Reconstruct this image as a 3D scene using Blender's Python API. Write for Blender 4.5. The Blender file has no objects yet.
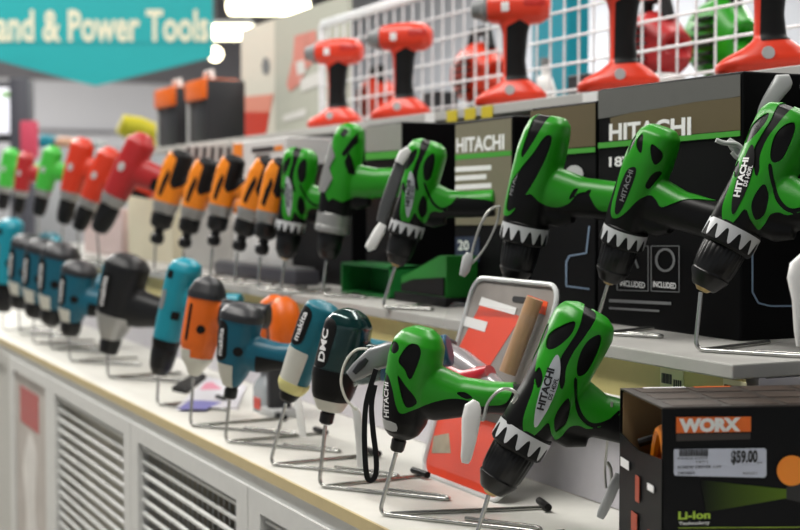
import bpy, bmesh, math, random
import numpy as np
from mathutils import Vector, Matrix
from mathutils.bvhtree import BVHTree
from mathutils.geometry import delaunay_2d_cdt

SC = bpy.context.scene
COL = SC.collection
rnd = random.Random(7)

# ------------------------------------------------------------------ camera
FPX = 1400.0
YAW = math.atan(671.0 / FPX)
PITCH = math.atan(62.0 / FPX)
CAM = Vector((0.0, -0.541, 1.10))
cF = Vector((-math.cos(YAW) * math.cos(PITCH), math.sin(YAW) * math.cos(PITCH), -math.sin(PITCH)))
cR = Vector((math.sin(YAW), math.cos(YAW), 0.0))
cU = cR.cross(cF)
FLATF = Vector((-math.cos(YAW), math.sin(YAW), 0.0))

def ray(px, py):
    return cF + cR * ((px - 400.0) / FPX) + cU * ((265.0 - py) / FPX)
def onz(px, py, z):
    d = ray(px, py); return CAM + d * ((z - CAM.z) / d.z)
def ony(px, py, y):
    d = ray(px, py); return CAM + d * ((y - CAM.y) / d.y)
def onp(px, py, p, n):
    d = ray(px, py); return CAM + d * ((p - CAM).dot(n) / d.dot(n))
def atd(px, py, depth):
    return CAM + ray(px, py) * depth

cam = bpy.data.cameras.new('camera'); co = bpy.data.objects.new('camera', cam); COL.objects.link(co)
cam.sensor_width = 36; cam.sensor_fit = 'HORIZONTAL'; cam.lens = 36.0 * FPX / 800.0
m3 = Matrix((cR, cU, -cF)).transposed()
co.matrix_world = Matrix.Translation(CAM) @ m3.to_4x4()
cam.clip_start = 0.05; cam.clip_end = 100
cam.dof.use_dof = True; cam.dof.focus_distance = 1.25; cam.dof.aperture_fstop = 7.0
SC.camera = co

# ------------------------------------------------------------------ materials
def lin(h):
    h = h.lstrip('#'); out = []
    for i in (0, 2, 4):
        c = int(h[i:i+2], 16) / 255.0
        out.append(c / 12.92 if c <= 0.04045 else ((c + 0.055) / 1.055) ** 2.4)
    return tuple(out) + (1.0,)
MATS = {}
def mat(name, hexc, rough=0.5, metal=0.0, var=0.06, scale=60.0, bump=0.0, emit=0.0, trans=0.0, alpha=1.0, coat=0.0, spec=0.5):
    if name in MATS: return MATS[name]
    m = bpy.data.materials.new(name); m.use_nodes = True
    nt = m.node_tree; b = nt.nodes['Principled BSDF']
    c = lin(hexc)
    tc = nt.nodes.new('ShaderNodeTexCoord'); nz = nt.nodes.new('ShaderNodeTexNoise')
    nz.inputs['Scale'].default_value = scale; nz.inputs['Detail'].default_value = 3
    nt.links.new(tc.outputs['Object'], nz.inputs['Vector'])
    mx = nt.nodes.new('ShaderNodeMix'); mx.data_type = 'RGBA'
    mx.inputs[6].default_value = tuple(max(0, v * (1 - var)) for v in c[:3]) + (1,)
    mx.inputs[7].default_value = tuple(min(1, v * (1 + var)) for v in c[:3]) + (1,)
    nt.links.new(nz.outputs['Fac'], mx.inputs[0]); nt.links.new(mx.outputs[2], b.inputs['Base Color'])
    b.inputs['Roughness'].default_value = rough; b.inputs['Metallic'].default_value = metal
    b.inputs['Specular IOR Level'].default_value = spec
    if bump:
        bp = nt.nodes.new('ShaderNodeBump'); bp.inputs['Strength'].default_value = bump
        n2 = nt.nodes.new('ShaderNodeTexNoise'); n2.inputs['Scale'].default_value = scale * 12
        bp.inputs['Distance'].default_value = 0.001
        nt.links.new(tc.outputs['Object'], n2.inputs['Vector'])
        nt.links.new(n2.outputs['Fac'], bp.inputs['Height']); nt.links.new(bp.outputs['Normal'], b.inputs['Normal'])
    if emit:
        b.inputs['Emission Color'].default_value = c; b.inputs['Emission Strength'].default_value = emit
    if trans: b.inputs['Transmission Weight'].default_value = trans
    if alpha < 1: b.inputs['Alpha'].default_value = alpha
    if coat: b.inputs['Coat Weight'].default_value = coat; b.inputs['Coat Roughness'].default_value = 0.15
    MATS[name] = m
    return m

GREEN = mat('green_rubber', '218a14', 0.36, bump=0.08, spec=0.4)
GREEN_FAR = GREEN
BLACK = mat('black_plastic', '09090a', 0.42, bump=0.05, spec=0.2)
BLACKR = mat('black_rubber', '09090a', 0.55, spec=.25)
CHUCKB = mat('chuck_black', '0d0d0e', 0.35, spec=.35)
SILVER = mat('silver_print', 'c9cbcd', 0.35, 0.15)
PLATE = mat('silver_plate', 'b9bec2', 0.3, 0.25)
WHITE = mat('white_plastic', 'e4e4e2', 0.35)
WHITEI = mat('white_ink', 'e9e9e9', 0.5)
DARKI = mat('dark_ink', '1a1a1c', 0.5)
STEEL = mat('bright_steel', 'b4b4b0', 0.25, 0.9)
TEAL = mat('teal_plastic', '086474', 0.42, spec=0.4)
TEALB = mat('bright_teal_plastic', '07879a', 0.4)
TEALD = mat('dark_teal_metallic', '0b3434', 0.22, 0.35, coat=0.6)
NAVY = mat('deep_blue_plastic', '0a4a68', 0.4)
ORANGE = mat('orange_plastic', 'e5820f', 0.42)
ORANGED = mat('burnt_orange_plastic', 'dd6408', 0.42)
RED = mat('red_plastic', 'd93a20', 0.35, spec=0.5)
REDD = mat('deep_red_plastic', 'a81f22', 0.42)
REDO = mat('orange_red_plastic', 'cb3415', 0.4)
NOSE = mat('pale_nose_metal', 'c9c8be', 0.4, 0.1)
NOSEG = mat('grey_gear_case', '9a9a98', 0.38, 0.5)
GREYD = mat('charcoal_plastic', '222327', 0.45)
GREYM = mat('mid_grey_plastic', '7d7f80', 0.4)
GREYL = mat('light_grey_plastic', 'b4b6b6', 0.4)
YELLOW = mat('yellow_plastic', 'c9b51c', 0.5)
BRASS = mat('brass', 'a08a5c', 0.35, 0.8)

# ------------------------------------------------------------------ mesh kit
class MB:
    def __init__(s): s.v = []; s.f = []
    def add(s, verts, faces):
        o = len(s.v); s.v += [tuple(v) for v in verts]; s.f += [tuple(i + o for i in f) for f in faces]; return s
    def box(s, c, size, rot=None, bev=0.0):
        hx, hy, hz = size[0] / 2, size[1] / 2, size[2] / 2
        if bev <= 0:
            vs = [Vector((x, y, z)) for x in (-hx, hx) for y in (-hy, hy) for z in (-hz, hz)]
            fs = [(0, 1, 3, 2), (4, 6, 7, 5), (0, 4, 5, 1), (2, 3, 7, 6), (0, 2, 6, 4), (1, 5, 7, 3)]
        else:
            bm = bmesh.new(); bmesh.ops.create_cube(bm, size=1.0)
            for v in bm.verts: v.co = Vector((v.co.x * size[0], v.co.y * size[1], v.co.z * size[2]))
            bmesh.ops.bevel(bm, geom=bm.edges[:], offset=min(bev, min(size) * 0.49), segments=2, affect='EDGES', profile=0.5)
            bm.verts.index_update()
            vs = [v.co.copy() for v in bm.verts]; fs = [tuple(v.index for v in f.verts) for f in bm.faces]; bm.free()
        c = Vector(c)
        return s.add([c + ((rot @ v) if rot else v) for v in vs], fs)
    def tube(s, path, r, seg=8, closed=False):
        path = [Vector(p) for p in path]; n = len(path); rs = r if isinstance(r, (list, tuple)) else [r] * n
        tang = []
        for i in range(n):
            a = path[(i - 1) % n] if (closed or i > 0) else path[i]; b = path[(i + 1) % n] if (closed or i < n - 1) else path[i]
            tang.append((b - a).normalized())
        up = Vector((0, 0, 1)) if abs(tang[0].z) < 0.9 else Vector((1, 0, 0))
        nrm = (up - tang[0] * up.dot(tang[0])).normalized()
        vs = []
        for i in range(n):
            nrm = (nrm - tang[i] * nrm.dot(tang[i])).normalized(); bn = tang[i].cross(nrm)
            for k in range(seg):
                a = 2 * math.pi * k / seg
                vs.append(path[i] + (nrm * math.cos(a) + bn * math.sin(a)) * rs[i])
        fs = []
        for i in range(n if closed else n - 1):
            j = (i + 1) % n
            for k in range(seg):
                k2 = (k + 1) % seg
                fs.append((i * seg + k, i * seg + k2, j * seg + k2, j * seg + k))
        if not closed:
            fs.append(tuple(range(seg - 1, -1, -1))); fs.append(tuple((n - 1) * seg + k for k in range(seg)))
        return s.add(vs, fs)
    def lathe(s, prof, seg=40, flutes=0, fd=0.0, fz=(0, 0), M=None):
        vs = []; fs = []; n = len(prof)
        for (z, r) in prof:
            for k in range(seg):
                a = 2 * math.pi * k / seg
                rr = r
                if flutes and fz[0] <= z <= fz[1]: rr = r - fd * (0.5 + 0.5 * math.cos(flutes * a)) ** 3
                p = Vector((rr * math.cos(a), rr * math.sin(a), z)); vs.append(M @ p if M else p)
        for i in range(n - 1):
            for k in range(seg):
                k2 = (k + 1) % seg; fs.append((i * seg + k, i * seg + k2, (i + 1) * seg + k2, (i + 1) * seg + k))
        fs.append(tuple(range(seg - 1, -1, -1))); fs.append(tuple((n - 1) * seg + k for k in range(seg)))
        return s.add(vs, fs)
    def rings(s, rings):
        n = len(rings[0]); vs = [p for r in rings for p in r]; fs = []
        for i in range(len(rings) - 1):
            for k in range(n):
                k2 = (k + 1) % n; fs.append((i * n + k, i * n + k2, (i + 1) * n + k2, (i + 1) * n + k))
        fs.append(tuple(range(n - 1, -1, -1))); fs.append(tuple((len(rings) - 1) * n + k for k in range(n)))
        return s.add(vs, fs)
    def prism(s, poly, o, ux, uy, thick):
        """flat outline extruded: o + ux*x + uy*y, thick along ux x uy"""
        ux = Vector(ux); uy = Vector(uy); nn = ux.cross(uy).normalized(); o = Vector(o); n = len(poly)
        a = [o + ux * p[0] + uy * p[1] for p in poly]; b = [p + nn * thick for p in a]
        fs = [tuple(range(n - 1, -1, -1)), tuple(range(n, 2 * n))]
        for k in range(n):
            k2 = (k + 1) % n; fs.append((k, k2, n + k2, n + k))
        return s.add(a + b, fs)
    def mesh(s, name, m=None, smooth=40):
        me = bpy.data.meshes.new(name); me.from_pydata([tuple(v) for v in s.v], [], s.f)
        bm = bmesh.new(); bm.from_mesh(me); bmesh.ops.recalc_face_normals(bm, faces=bm.faces); bm.to_mesh(me); bm.free()
        finish(me, m, smooth); return me
    def build(s, name, m, parent=None, smooth=40):
        return link(name, s.mesh(name, m, smooth), parent)

def finish(me, m, smooth=40):
    if m is not None: me.materials.append(m)
    if smooth:
        me.polygons.foreach_set('use_smooth', [True] * len(me.polygons))
        try: me.set_sharp_from_angle(angle=math.radians(smooth))
        except Exception: pass
    me.update()

def link(name, me, parent=None):
    o = bpy.data.objects.new(name, me); COL.objects.link(o)
    if parent is not None: o.parent = parent
    return o
def tag(o, label=None, cat=None, group=None, kind=None):
    if label: o['label'] = label
    if cat: o['category'] = cat
    if group: o['group'] = group
    if kind: o['kind'] = kind
    return o
def thing(name, label, cat, loc=(0, 0, 0), group=None, M=None):
    o = bpy.data.objects.new(name, None); COL.objects.link(o); o.empty_display_size = 0.02
    if M is not None: o.matrix_world = M
    else: o.location = loc
    return tag(o, label, cat, group)
def basis(o, x, y, z):
    M = Matrix((Vector(x), Vector(y), Vector(z))).transposed().to_4x4(); M.translation = Vector(o); return M

def smoothpoly(pts, n=5, closed=True):
    P = [np.array(p, float) for p in pts]; out = []; L = len(P)
    rng = range(L) if closed else range(L - 1)
    for i in rng:
        if closed: p0, p1, p2, p3 = P[i - 1], P[i], P[(i + 1) % L], P[(i + 2) % L]
        else: p0, p1, p2, p3 = P[max(i - 1, 0)], P[i], P[i + 1], P[min(i + 2, L - 1)]
        for k in range(n):
            t = k / n
            out.append(0.5 * ((2 * p1) + (-p0 + p2) * t + (2 * p0 - 5 * p1 + 4 * p2 - p3) * t * t + (-p0 + 3 * p1 - 3 * p2 + p3) * t ** 3))
    if not closed: out.append(P[-1])
    return np.array(out)

def sdf(pts, poly):
    """signed distance, positive inside"""
    poly = np.asarray(poly, float); a = poly; b = np.roll(poly, -1, 0)
    best = np.full(len(pts), 1e9); ins = np.zeros(len(pts), bool)
    for p, q in zip(a, b):
        e = q - p; L = e.dot(e) + 1e-18
        t = np.clip(((pts - p) @ e) / L, 0, 1)
        d = np.hypot(pts[:, 0] - p[0] - t * e[0], pts[:, 1] - p[1] - t * e[1]); best = np.minimum(best, d)
        c = (p[1] > pts[:, 1]) != (q[1] > pts[:, 1])
        with np.errstate(divide='ignore', invalid='ignore'):
            xx = (q[0] - p[0]) * (pts[:, 1] - p[1]) / (q[1] - p[1]) + p[0]
        ins ^= c & (pts[:, 0] < xx)
    return np.where(ins, best, -best)

def fuse(mb, voxel, smooth_it=4):
    me = mb.mesh('tmp', None, 0); o = bpy.data.objects.new('tmp', me); COL.objects.link(o)
    r = o.modifiers.new('r', 'REMESH'); r.mode = 'VOXEL'; r.voxel_size = voxel
    s = o.modifiers.new('s', 'SMOOTH'); s.iterations = smooth_it; s.factor = 0.5
    t = o.modifiers.new('t', 'TRIANGULATE')
    dg = bpy.context.evaluated_depsgraph_get(); dg.update()
    ev = o.evaluated_get(dg); out = bpy.data.meshes.new_from_object(ev)
    bpy.data.objects.remove(o); bpy.data.meshes.remove(me)
    n = len(out.vertices)
    V = np.zeros(n * 3); out.vertices.foreach_get('co', V); V = V.reshape(-1, 3)
    N = np.array([v.normal[:] for v in out.vertices])
    T = np.array([p.vertices[:] for p in out.polygons])
    out.materials.clear()
    return out, V, N, T

def shell(V, N, T, g, off, rim):
    """piece of the surface where g > 0, cut exactly on g = 0, lifted by off with a rim turned down"""
    verts = []; idx = {}; faces = []
    def vid(key, p):
        if key not in idx: idx[key] = len(verts); verts.append(p)
        return idx[key]
    rimedges = []
    lift = V + N * off
    for (i, j, k) in T:
        t = (i, j, k); pos = [g[q] > 0 for q in t]; c = sum(pos)
        if c == 0: continue
        if c == 3: faces.append(tuple(vid(q, lift[q]) for q in t)); continue
        poly = []; cutv = []
        for a in range(3):
            p, q = t[a], t[(a + 1) % 3]
            if pos[a]: poly.append(vid(p, lift[p]))
            if pos[a] != pos[(a + 1) % 3]:
                key = (min(p, q), max(p, q)); f = g[p] / (g[p] - g[q])
                v = vid(key, lift[p] * (1 - f) + lift[q] * f); poly.append(v); cutv.append((v, key))
        faces.append(tuple(poly))
        if len(cutv) == 2:
            if not pos[0] or (pos[0] and pos[1] is False and pos[2]): pass
            rimedges.append((cutv[0], cutv[1]))
    low = {}
    def lowv(cv):
        v, (p, q) = cv
        if v not in low:
            f = g[p] / (g[p] - g[q]); base = V[p] * (1 - f) + V[q] * f; nn = N[p] * (1 - f) + N[q] * f
            low[v] = len(verts); verts.append(base - nn * rim)
        return low[v]
    for a, b in rimedges:
        if a[0] != b[0]: faces.append((a[0], b[0], lowv(b), lowv(a)))
    return verts, faces

def pieces(vs, fs):
    par = list(range(len(vs)))
    def find(a):
        while par[a] != a: par[a] = par[par[a]]; a = par[a]
        return a
    for f in fs:
        r = find(f[0])
        for q in f[1:]: par[find(q)] = r
    comp = {}
    for f in fs: comp.setdefault(find(f[0]), []).append(f)
    out = []
    for c in comp.values():
        if len(c) < 12: continue
        ids = {}
        cf = [tuple(ids.setdefault(q, len(ids)) for q in f) for f in c]
        out.append(([tuple(vs[q]) for q in ids], cf))
    out.sort(key=lambda p: sum(q[1] for q in p[0]) / len(p[0]))
    return out
# ------------------------------------------------------------------ text
TEXTC = {}
def text_geo(s, bold=0.0):
    key = (s, bold)
    if key not in TEXTC:
        c = bpy.data.curves.new('t', 'FONT'); c.body = s; c.size = 1.0; c.offset = bold; c.resolution_u = 3
        o = bpy.data.objects.new('t', c); COL.objects.link(o)
        dg = bpy.context.evaluated_depsgraph_get(); dg.update()
        me = bpy.data.meshes.new_from_object(o.evaluated_get(dg))
        v = [(p.co.x, p.co.y) for p in me.vertices]; f = [tuple(p.vertices) for p in me.polygons]
        bpy.data.objects.remove(o); bpy.data.curves.remove(c); bpy.data.meshes.remove(me)
        x0 = min(p[0] for p in v); x1 = max(p[0] for p in v); y0 = min(p[1] for p in v); y1 = max(p[1] for p in v)
        TEXTC[key] = ([(p[0] - x0, p[1] - y0) for p in v], f, x1 - x0, y1 - y0)
    return TEXTC[key]
def text_fine(s, bold, step=0.09):
    v, f, w, h = text_geo(s, bold)
    bm = bmesh.new(); vs = [bm.verts.new((p[0], p[1], 0)) for p in v]
    for q in f:
        try: bm.faces.new([vs[i] for i in q])
        except ValueError: pass
    bmesh.ops.triangulate(bm, faces=bm.faces[:])
    for _ in range(5):
        lg = [e for e in bm.edges if e.calc_length() > step]
        if not lg: break
        bmesh.ops.subdivide_edges(bm, edges=lg, cuts=1); bmesh.ops.triangulate(bm, faces=bm.faces[:])
    bm.verts.index_update()
    out = ([(q.co.x, q.co.y) for q in bm.verts], [tuple(q.index for q in t.verts) for t in bm.faces], w, h); bm.free()
    return out
def put_text(mb, s, o, ux, uy, width, height, bold=0.02, off=0.0):
    """fit the words s into width x height at o (lower left) on the plane ux, uy"""
    v, f, w, h = text_geo(s, bold); ux = Vector(ux); uy = Vector(uy); n = ux.cross(uy); o = Vector(o) + n * off
    mb.add([o + ux * (p[0] / w * width) + uy * (p[1] / h * height) for p in v], f)

# ------------------------------------------------------------------ tools
class Frame:
    """where a tool stands: its profile plane, axis from the nose tip to the tail"""
    def __init__(s, foot, tip, back, plane_z, phi, roll=0):
        s.F = onz(foot[0], foot[1], plane_z) if not isinstance(foot, Vector) else foot
        s.d = Vector((math.cos(math.radians(phi)), math.sin(math.radians(phi)), 0)); s.n = Vector((0, 0, 1)).cross(s.d)
        s.P = onp(tip[0], tip[1], s.F, s.n); s.B = onp(back[0], back[1], s.F, s.n)
        s.az = (s.B - s.P).normalized(); s.L = (s.B - s.P).length
        s.ax = s.n.cross(s.az)
        s.M = basis(s.P, s.ax, s.n, s.az) @ Matrix.Rotation(math.radians(roll), 4, 'Z')
        s.plane_z = plane_z
    def loc(s, px, py):
        v = onp(px, py, s.F, s.n) - s.P; return (v.dot(s.ax), v.dot(s.az))
    def trace(s, pts, ox, oy, sc, sm=4, k=1.0):
        p = [s.loc(ox + x / sc, oy + y / sc) for x, y in pts]
        p = [(a * k, b * k) for a, b in p]
        return smoothpoly(p, sm) if sm else np.array(p)

def se(c, s_, e): 
    v = c ** 1; return math.copysign(abs(v) ** (2.0 / e), v)
def head_rings(secs, n=2.5, seg=36):
    R = []
    for z, xl, xr, ry in secs:
        cx = (xl + xr) / 2; hw = (xr - xl) / 2
        R.append([(cx + hw * se(math.cos(2 * math.pi * k / seg), 0, n), ry * se(math.sin(2 * math.pi * k / seg), 0, n), z) for k in range(seg)])
    return R
def handle_rings(path, n=2.3, seg=28):
    """path: (x, z, halfwidth, ry)"""
    R = []; L = len(path)
    for i, (x, z, hw, ry) in enumerate(path):
        a = path[max(i - 1, 0)]; b = path[min(i + 1, L - 1)]
        t = Vector((b[0] - a[0], b[1] - a[1])).normalized(); nn = Vector((-t.y, t.x))
        R.append([(x + nn.x * hw * se(math.cos(2 * math.pi * k / seg), 0, n), ry * se(math.sin(2 * math.pi * k / seg), 0, n),
                   z + nn.y * hw * se(math.cos(2 * math.pi * k / seg), 0, n)) for k in range(seg)])
    return R

KINDS = {}
def build_kind(key, sp):
    """returns list of (part name, mesh, parent part index or None, label)"""
    if key in KINDS: return KINDS[key]
    parts = []
    mb = MB()
    mb.rings(head_rings(sp['secs'], sp.get('n', 2.5)))
    for h in sp.get('handles', []): mb.rings(handle_rings(h))
    for e in sp.get('extra', []): mb.lathe(e[0], 28, M=e[1])
    me, V, N, T = fuse(mb, sp.get('voxel', 0.002), sp.get('smooth', 5))
    me.name = key + '_housing'; finish(me, sp['mat'], 60)
    parts.append(('housing', me, None, None))
    xz = V[:, [0, 2]]
    for nm, m, outs, holes, off in sp.get('shells', []):
        g = np.full(len(V), -1.0)
        for o in outs: g = np.maximum(g, sdf(xz, o))
        for o in holes: g = np.minimum(g, -sdf(xz, o))
        vs, fs = shell(V, N, T, g, off, 0.0006)
        if not fs: continue
        for cv, cf in pieces(vs, fs):
            sm = bpy.data.meshes.new(key + '_' + nm); sm.from_pydata(cv, [], cf); finish(sm, m, 60)
            parts.append((nm, sm, None, None))
    bvh = BVHTree.FromPolygons([tuple(v) for v in V], [tuple(t) for t in T])
    for nm, m, pm, words in sp.get('texts', []):
        b = MB()
        for (s, o, ang, w, h, bold, off) in words:
            v, fine, tw, th = text_fine(s, bold); ca, sa = math.cos(ang), math.sin(ang); pts = []
            for p in v:
                u, q = p[0] / tw * w, p[1] / th * h
                x, z = o[0] + u * ca - q * sa, o[1] + u * sa + q * ca
                hit = bvh.ray_cast(Vector((x, -0.5, z)), Vector((0, 1, 0)))[0]
                pts.append((x, (hit.y if hit else -0.01) - off, z))
            b.add(pts, fine)
        par = next((i for i, p in enumerate(parts) if p[0] == pm), None)
        parts.append((nm, b.mesh(key + '_' + nm, m, 0), par, None))
    for nm, m, lat in sp.get('lathes', []):
        b = MB()
        for L in lat: b.lathe(*L[0], **L[1])
        parts.append((nm, b.mesh(key + '_' + nm, m, 35), None, None))
    for nm, m, b in sp.get('meshes', []):
        parts.append((nm, b.mesh(key + '_' + nm, m, 40), None, None))
    KINDS[key] = parts
    return parts
def place_tool(key, sp, fr, name, label, cat, group=None, scale=1.0):
    parts = build_kind(key, sp)
    root = thing(name, label, cat, M=fr.M @ Matrix.Scale(scale, 4), group=group)
    objs = []
    for nm, me, par, lab in parts:
        o = link(nm, me, root if par is None else objs[par]); objs.append(o)
        if lab: o['label'] = lab
    return root

def zig_ring(r, z0, z1, z2, teeth):
    """printed clutch scale: a band from z1 to z2 whose lower edge makes teeth down to z0"""
    b = MB(); seg = teeth * 8; vs = []; fs = []
    for k in range(seg):
        a = 2 * math.pi * k / seg; t = (k % 8) / 8.0
        tri = 1 - abs(2 * t - 1); zl = z1 - (z1 - z0) * max(0, min(1, tri * 1.5 - 0.25))
        for z in (zl, (zl + z2) / 2, z2): vs.append((r * math.cos(a), r * math.sin(a), z))
    for k in range(seg):
        k2 = (k + 1) % seg
        for i in range(2): fs.append((k * 3 + i, k2 * 3 + i, k2 * 3 + i + 1, k * 3 + i + 1))
    return b.add(vs, fs)

def rect(x0, z0, x1, z1): return np.array([(x0, z0), (x1, z0), (x1, z1), (x0, z1)], float)
def rrect(x0, z0, x1, z1, sk=0.0):
    """rounded upright strip"""
    cx = (x0 + x1) / 2; hw = (x1 - x0) / 2; P = []
    for k in range(9): a = math.pi + math.pi * k / 8; P.append((cx + hw * math.cos(a), z0 + hw + hw * math.sin(a)))
    for k in range(9): a = math.pi * k / 8; P.append((cx + hw * math.cos(a) + sk, z1 - hw + hw * math.sin(a)))
    return np.array(P)

CTR = 0.80                     # lower deck top
UP = CTR + 0.166               # upper deck top

# ------------------------------------------------------------------ tool kinds
def chuck_parts(r=0.0205, z1=0.042):
    prof = [(0.0, 0.0100), (0.0015, 0.0120), (0.007, 0.0150), (0.011, r * 0.86), (0.0135, r * 0.90), (0.0145, r * 0.875), (0.016, r * 0.875), (0.018, r * 0.92), (0.026, r * 0.96), (z1 - 0.002, r), (z1, r * 0.94)]
    return [((prof,), dict(seg=96, flutes=24, fd=0.0007, fz=(0.023, 0.060)))]
JAWS = [(([(-0.003, 0.005), (0.001, 0.009)],), dict(seg=24))]

A_SECS = [(.040, -.0200, .0195, .0195), (.058, -.0240, .0215, .0225), (.075, -.0240, .0240, .0255), (.10, -.0238, .0250, .027), (.13, -.026, .025, .028), (.150, -.029, .025, .0285), (.167, -.030, .0245, .026), (.176, -.0265, .021, .0215), (.1815, -.016, .012, .011)]
A_HAND = [(0, .098, .032, .021), (.025, .100, .027, .019), (.05, .104, .019, .0175), (.075, .111, .0185, .017), (.095, .118, .0185, .017), (.110, .124, .0185, .017)]
A_TRIG = [(.012, .078, .013, .016), (.036, .0765, .011, .012), (.050, .082, .0075, .009)]

fL1 = Frame((474, 545), (491, 491), (594, 313), CTR, 65)
T1 = lambda p, sm=4: fL1.trace(p, 460, 290, 2.411, sm)
a1_green = T1([(262, 8), (228, 45), (210, 100), (190, 145), (180, 180), (172, 228), (157, 268), (147, 300), (147, 330), (160, 347), (182, 330), (204, 308), (213, 335), (225, 353), (240, 345), (258, 322), (280, 318), (300, 326), (330, 322), (360, 308), (385, 292), (430, 304), (480, 320), (560, 342), (580, 200), (420, 190), (340, 180), (420, 60), (360, 20)])
a1_holes = [T1([(203, 132), (214, 100), (240, 80), (268, 70), (262, 95), (240, 120), (216, 137)]),
            T1([(296, 36), (322, 56), (290, 105), (264, 140), (246, 180), (243, 215), (234, 232), (229, 200), (232, 160), (250, 128), (274, 90)]),
            T1([(270, 180), (280, 140), (300, 112), (326, 101), (329, 120), (316, 155), (296, 190), (276, 199)]),
            T1([(222, 332), (218, 300), (233, 268), (252, 250), (258, 278), (250, 312), (236, 327)]),
            T1([(180, 228), (177, 198), (187, 180), (193, 200), (188, 222)]),
            T1([(264, 205), (266, 250), (278, 295), (308, 322), (350, 314), (378, 291), (376, 284), (348, 305), (312, 312), (288, 290), (275, 250), (272, 206)])]
a1_plate = T1([(171, 312), (175, 275), (190, 222), (214, 166), (228, 148), (233, 178), (226, 220), (206, 270), (186, 305), (176, 319)])
a1_ang = None
def word_at(fr, ox, oy, sc, p0, p1, pts_h):
    """a word running from p0 to p1 (crop pixels on the photo) in tool coordinates: origin, angle, width"""
    a = fr.loc(ox + p0[0] / sc, oy + p0[1] / sc); b = fr.loc(ox + p1[0] / sc, oy + p1[1] / sc)
    return a, math.atan2(b[1] - a[1], b[0] - a[0]), math.hypot(b[0] - a[0], b[1] - a[1])
o1, an1, w1 = word_at(fL1, 460, 290, 2.411, (193, 280), (219, 182), 0)
o2, an2, w2 = word_at(fL1, 460, 290, 2.411, (209, 254), (226, 203), 0)
RING = zig_ring(.0252, .0445, .0575, .0615, 13)
RINGB = [(([(.042, .0225), (.044, .0245), (.0635, .0247), (.066, .0225)],), dict(seg=64))]
def a1_spec(dark_plate=False):
    return dict(secs=A_SECS, handles=[A_HAND, A_TRIG], mat=BLACK, voxel=0.0018, smooth=5,
        shells=[('grip_shell', GREEN, [a1_green], a1_holes, .0011), ('nameplate', BLACKR if dark_plate else PLATE, [a1_plate], [], .0016)],
        texts=[('lettering', WHITEI if dark_plate else DARKI, 'nameplate', [('HITACHI', o1, an1, w1, .0064, .045, .0021), ('DS 14DFL', (o2[0] + .001, o2[1]), an2, w2, .0038, .03, .0021)])],
        lathes=[('chuck', CHUCKB, chuck_parts()), ('chuck_jaw', BRASS, JAWS), ('clutch_collar', BLACKR, RINGB)],
        meshes=[('clutch_scale', SILVER, RING)])
A1 = a1_spec(False); A1D = a1_spec(True)

# the slimmer drill with a black fang stripe (third in the upper row)
fU3 = Frame((500, 324), (514, 281), (549, 116), UP, 38)
fU2 = Frame((593, 335), (609, 281), (660, 127), UP, 26)
k3 = .179 / fU3.L; k2 = .179 / fU2.L
T3 = lambda p, sm=4: fU3.trace(p, 480, 90, 2.65, sm, k3)
T2 = lambda p, sm=4: fU2.trace(p, 590, 110, 2.524, sm, k2)
A2_SECS = [(.040, -.0200, .0195, .0195), (.058, -.0235, .0215, .0225), (.08, -.0245, .0235, .026), (.11, -.0245, .0245, .027), (.14, -.0235, .0245, .0265), (.160, -.0205, .0245, .0245), (.172, -.017, .0235, .020), (.179, -.010, .018, .011)]
A2_HAND = [(0, .100, .030, .020), (.03, .103, .024, .018), (.055, .103, .0205, .017), (.085, .106, .020, .0165), (.110, .109, .020, .0165)]
A2_TRIG = [(.012, .080, .013, .016), (.036, .078, .011, .012), (.050, .083, .0075, .009)]
a2_green = T3([(150, 40), (125, 75), (110, 140), (92, 220), (80, 290), (76, 320), (84, 332), (105, 328), (130, 300), (155, 275), (180, 300), (215, 310), (250, 300), (275, 275), (300, 275), (325, 315), (360, 320), (400, 300), (420, 240), (300, 220), (280, 60), (200, 30)])
a2_holes = [T3([(166, 50), (200, 52), (192, 85), (165, 140), (138, 180), (134, 165), (150, 110)], 3), T3([(205, 122), (208, 140), (190, 195), (160, 255), (125, 305), (96, 322), (92, 300), (104, 250), (128, 215), (165, 170), (190, 130)], 3),
            T3([(250, 290), (262, 265), (275, 262), (262, 285)], 2), T3([(278, 295), (296, 268), (310, 266), (294, 292)], 2)]
o3, an3, w3 = word_at(fU3, 480, 90, 2.65, (108, 280), (128, 210), 0)
A2 = dict(secs=A2_SECS, handles=[A2_HAND, A2_TRIG], mat=BLACK, voxel=0.0018, smooth=5,
    shells=[('grip_shell', GREEN, [a2_green], a2_holes, .0011)],
    texts=[('lettering', GREYM, 'housing', [('HITACHI', (o3[0] * k3, o3[1] * k3), an3, w3 * k3, .006, .02, .0006)])],
    lathes=[('chuck', CHUCKB, chuck_parts()), ('chuck_jaw', BRASS, JAWS), ('clutch_collar', BLACKR, RINGB)],
    meshes=[('clutch_scale', SILVER, RING)])
a3_green = T2([(150, 30), (122, 80), (108, 130), (95, 195), (84, 240), (84, 268), (98, 272), (120, 258), (150, 225), (172, 215), (188, 228), (200, 245), (230, 235), (262, 226), (330, 232), (420, 250), (520, 270), (520, 150), (260, 170), (250, 60), (200, 20)])
a3_holes = [T2([(124, 85), (138, 66), (140, 85), (128, 105), (120, 118)], 3), T2([(146, 75), (158, 62), (162, 90), (158, 112), (146, 95)], 3), T2([(182, 88), (200, 105), (198, 125), (186, 140), (180, 115)], 3),
            T2([(164, 190), (180, 160), (192, 155), (184, 175), (170, 200)], 3)]
a3_plate = T2([(94, 258), (98, 225), (112, 180), (128, 150), (146, 146), (146, 165), (132, 205), (114, 245), (102, 262)])
o4, an4, w4 = word_at(fU2, 590, 110, 2.524, (118, 232), (142, 155), 0)
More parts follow.
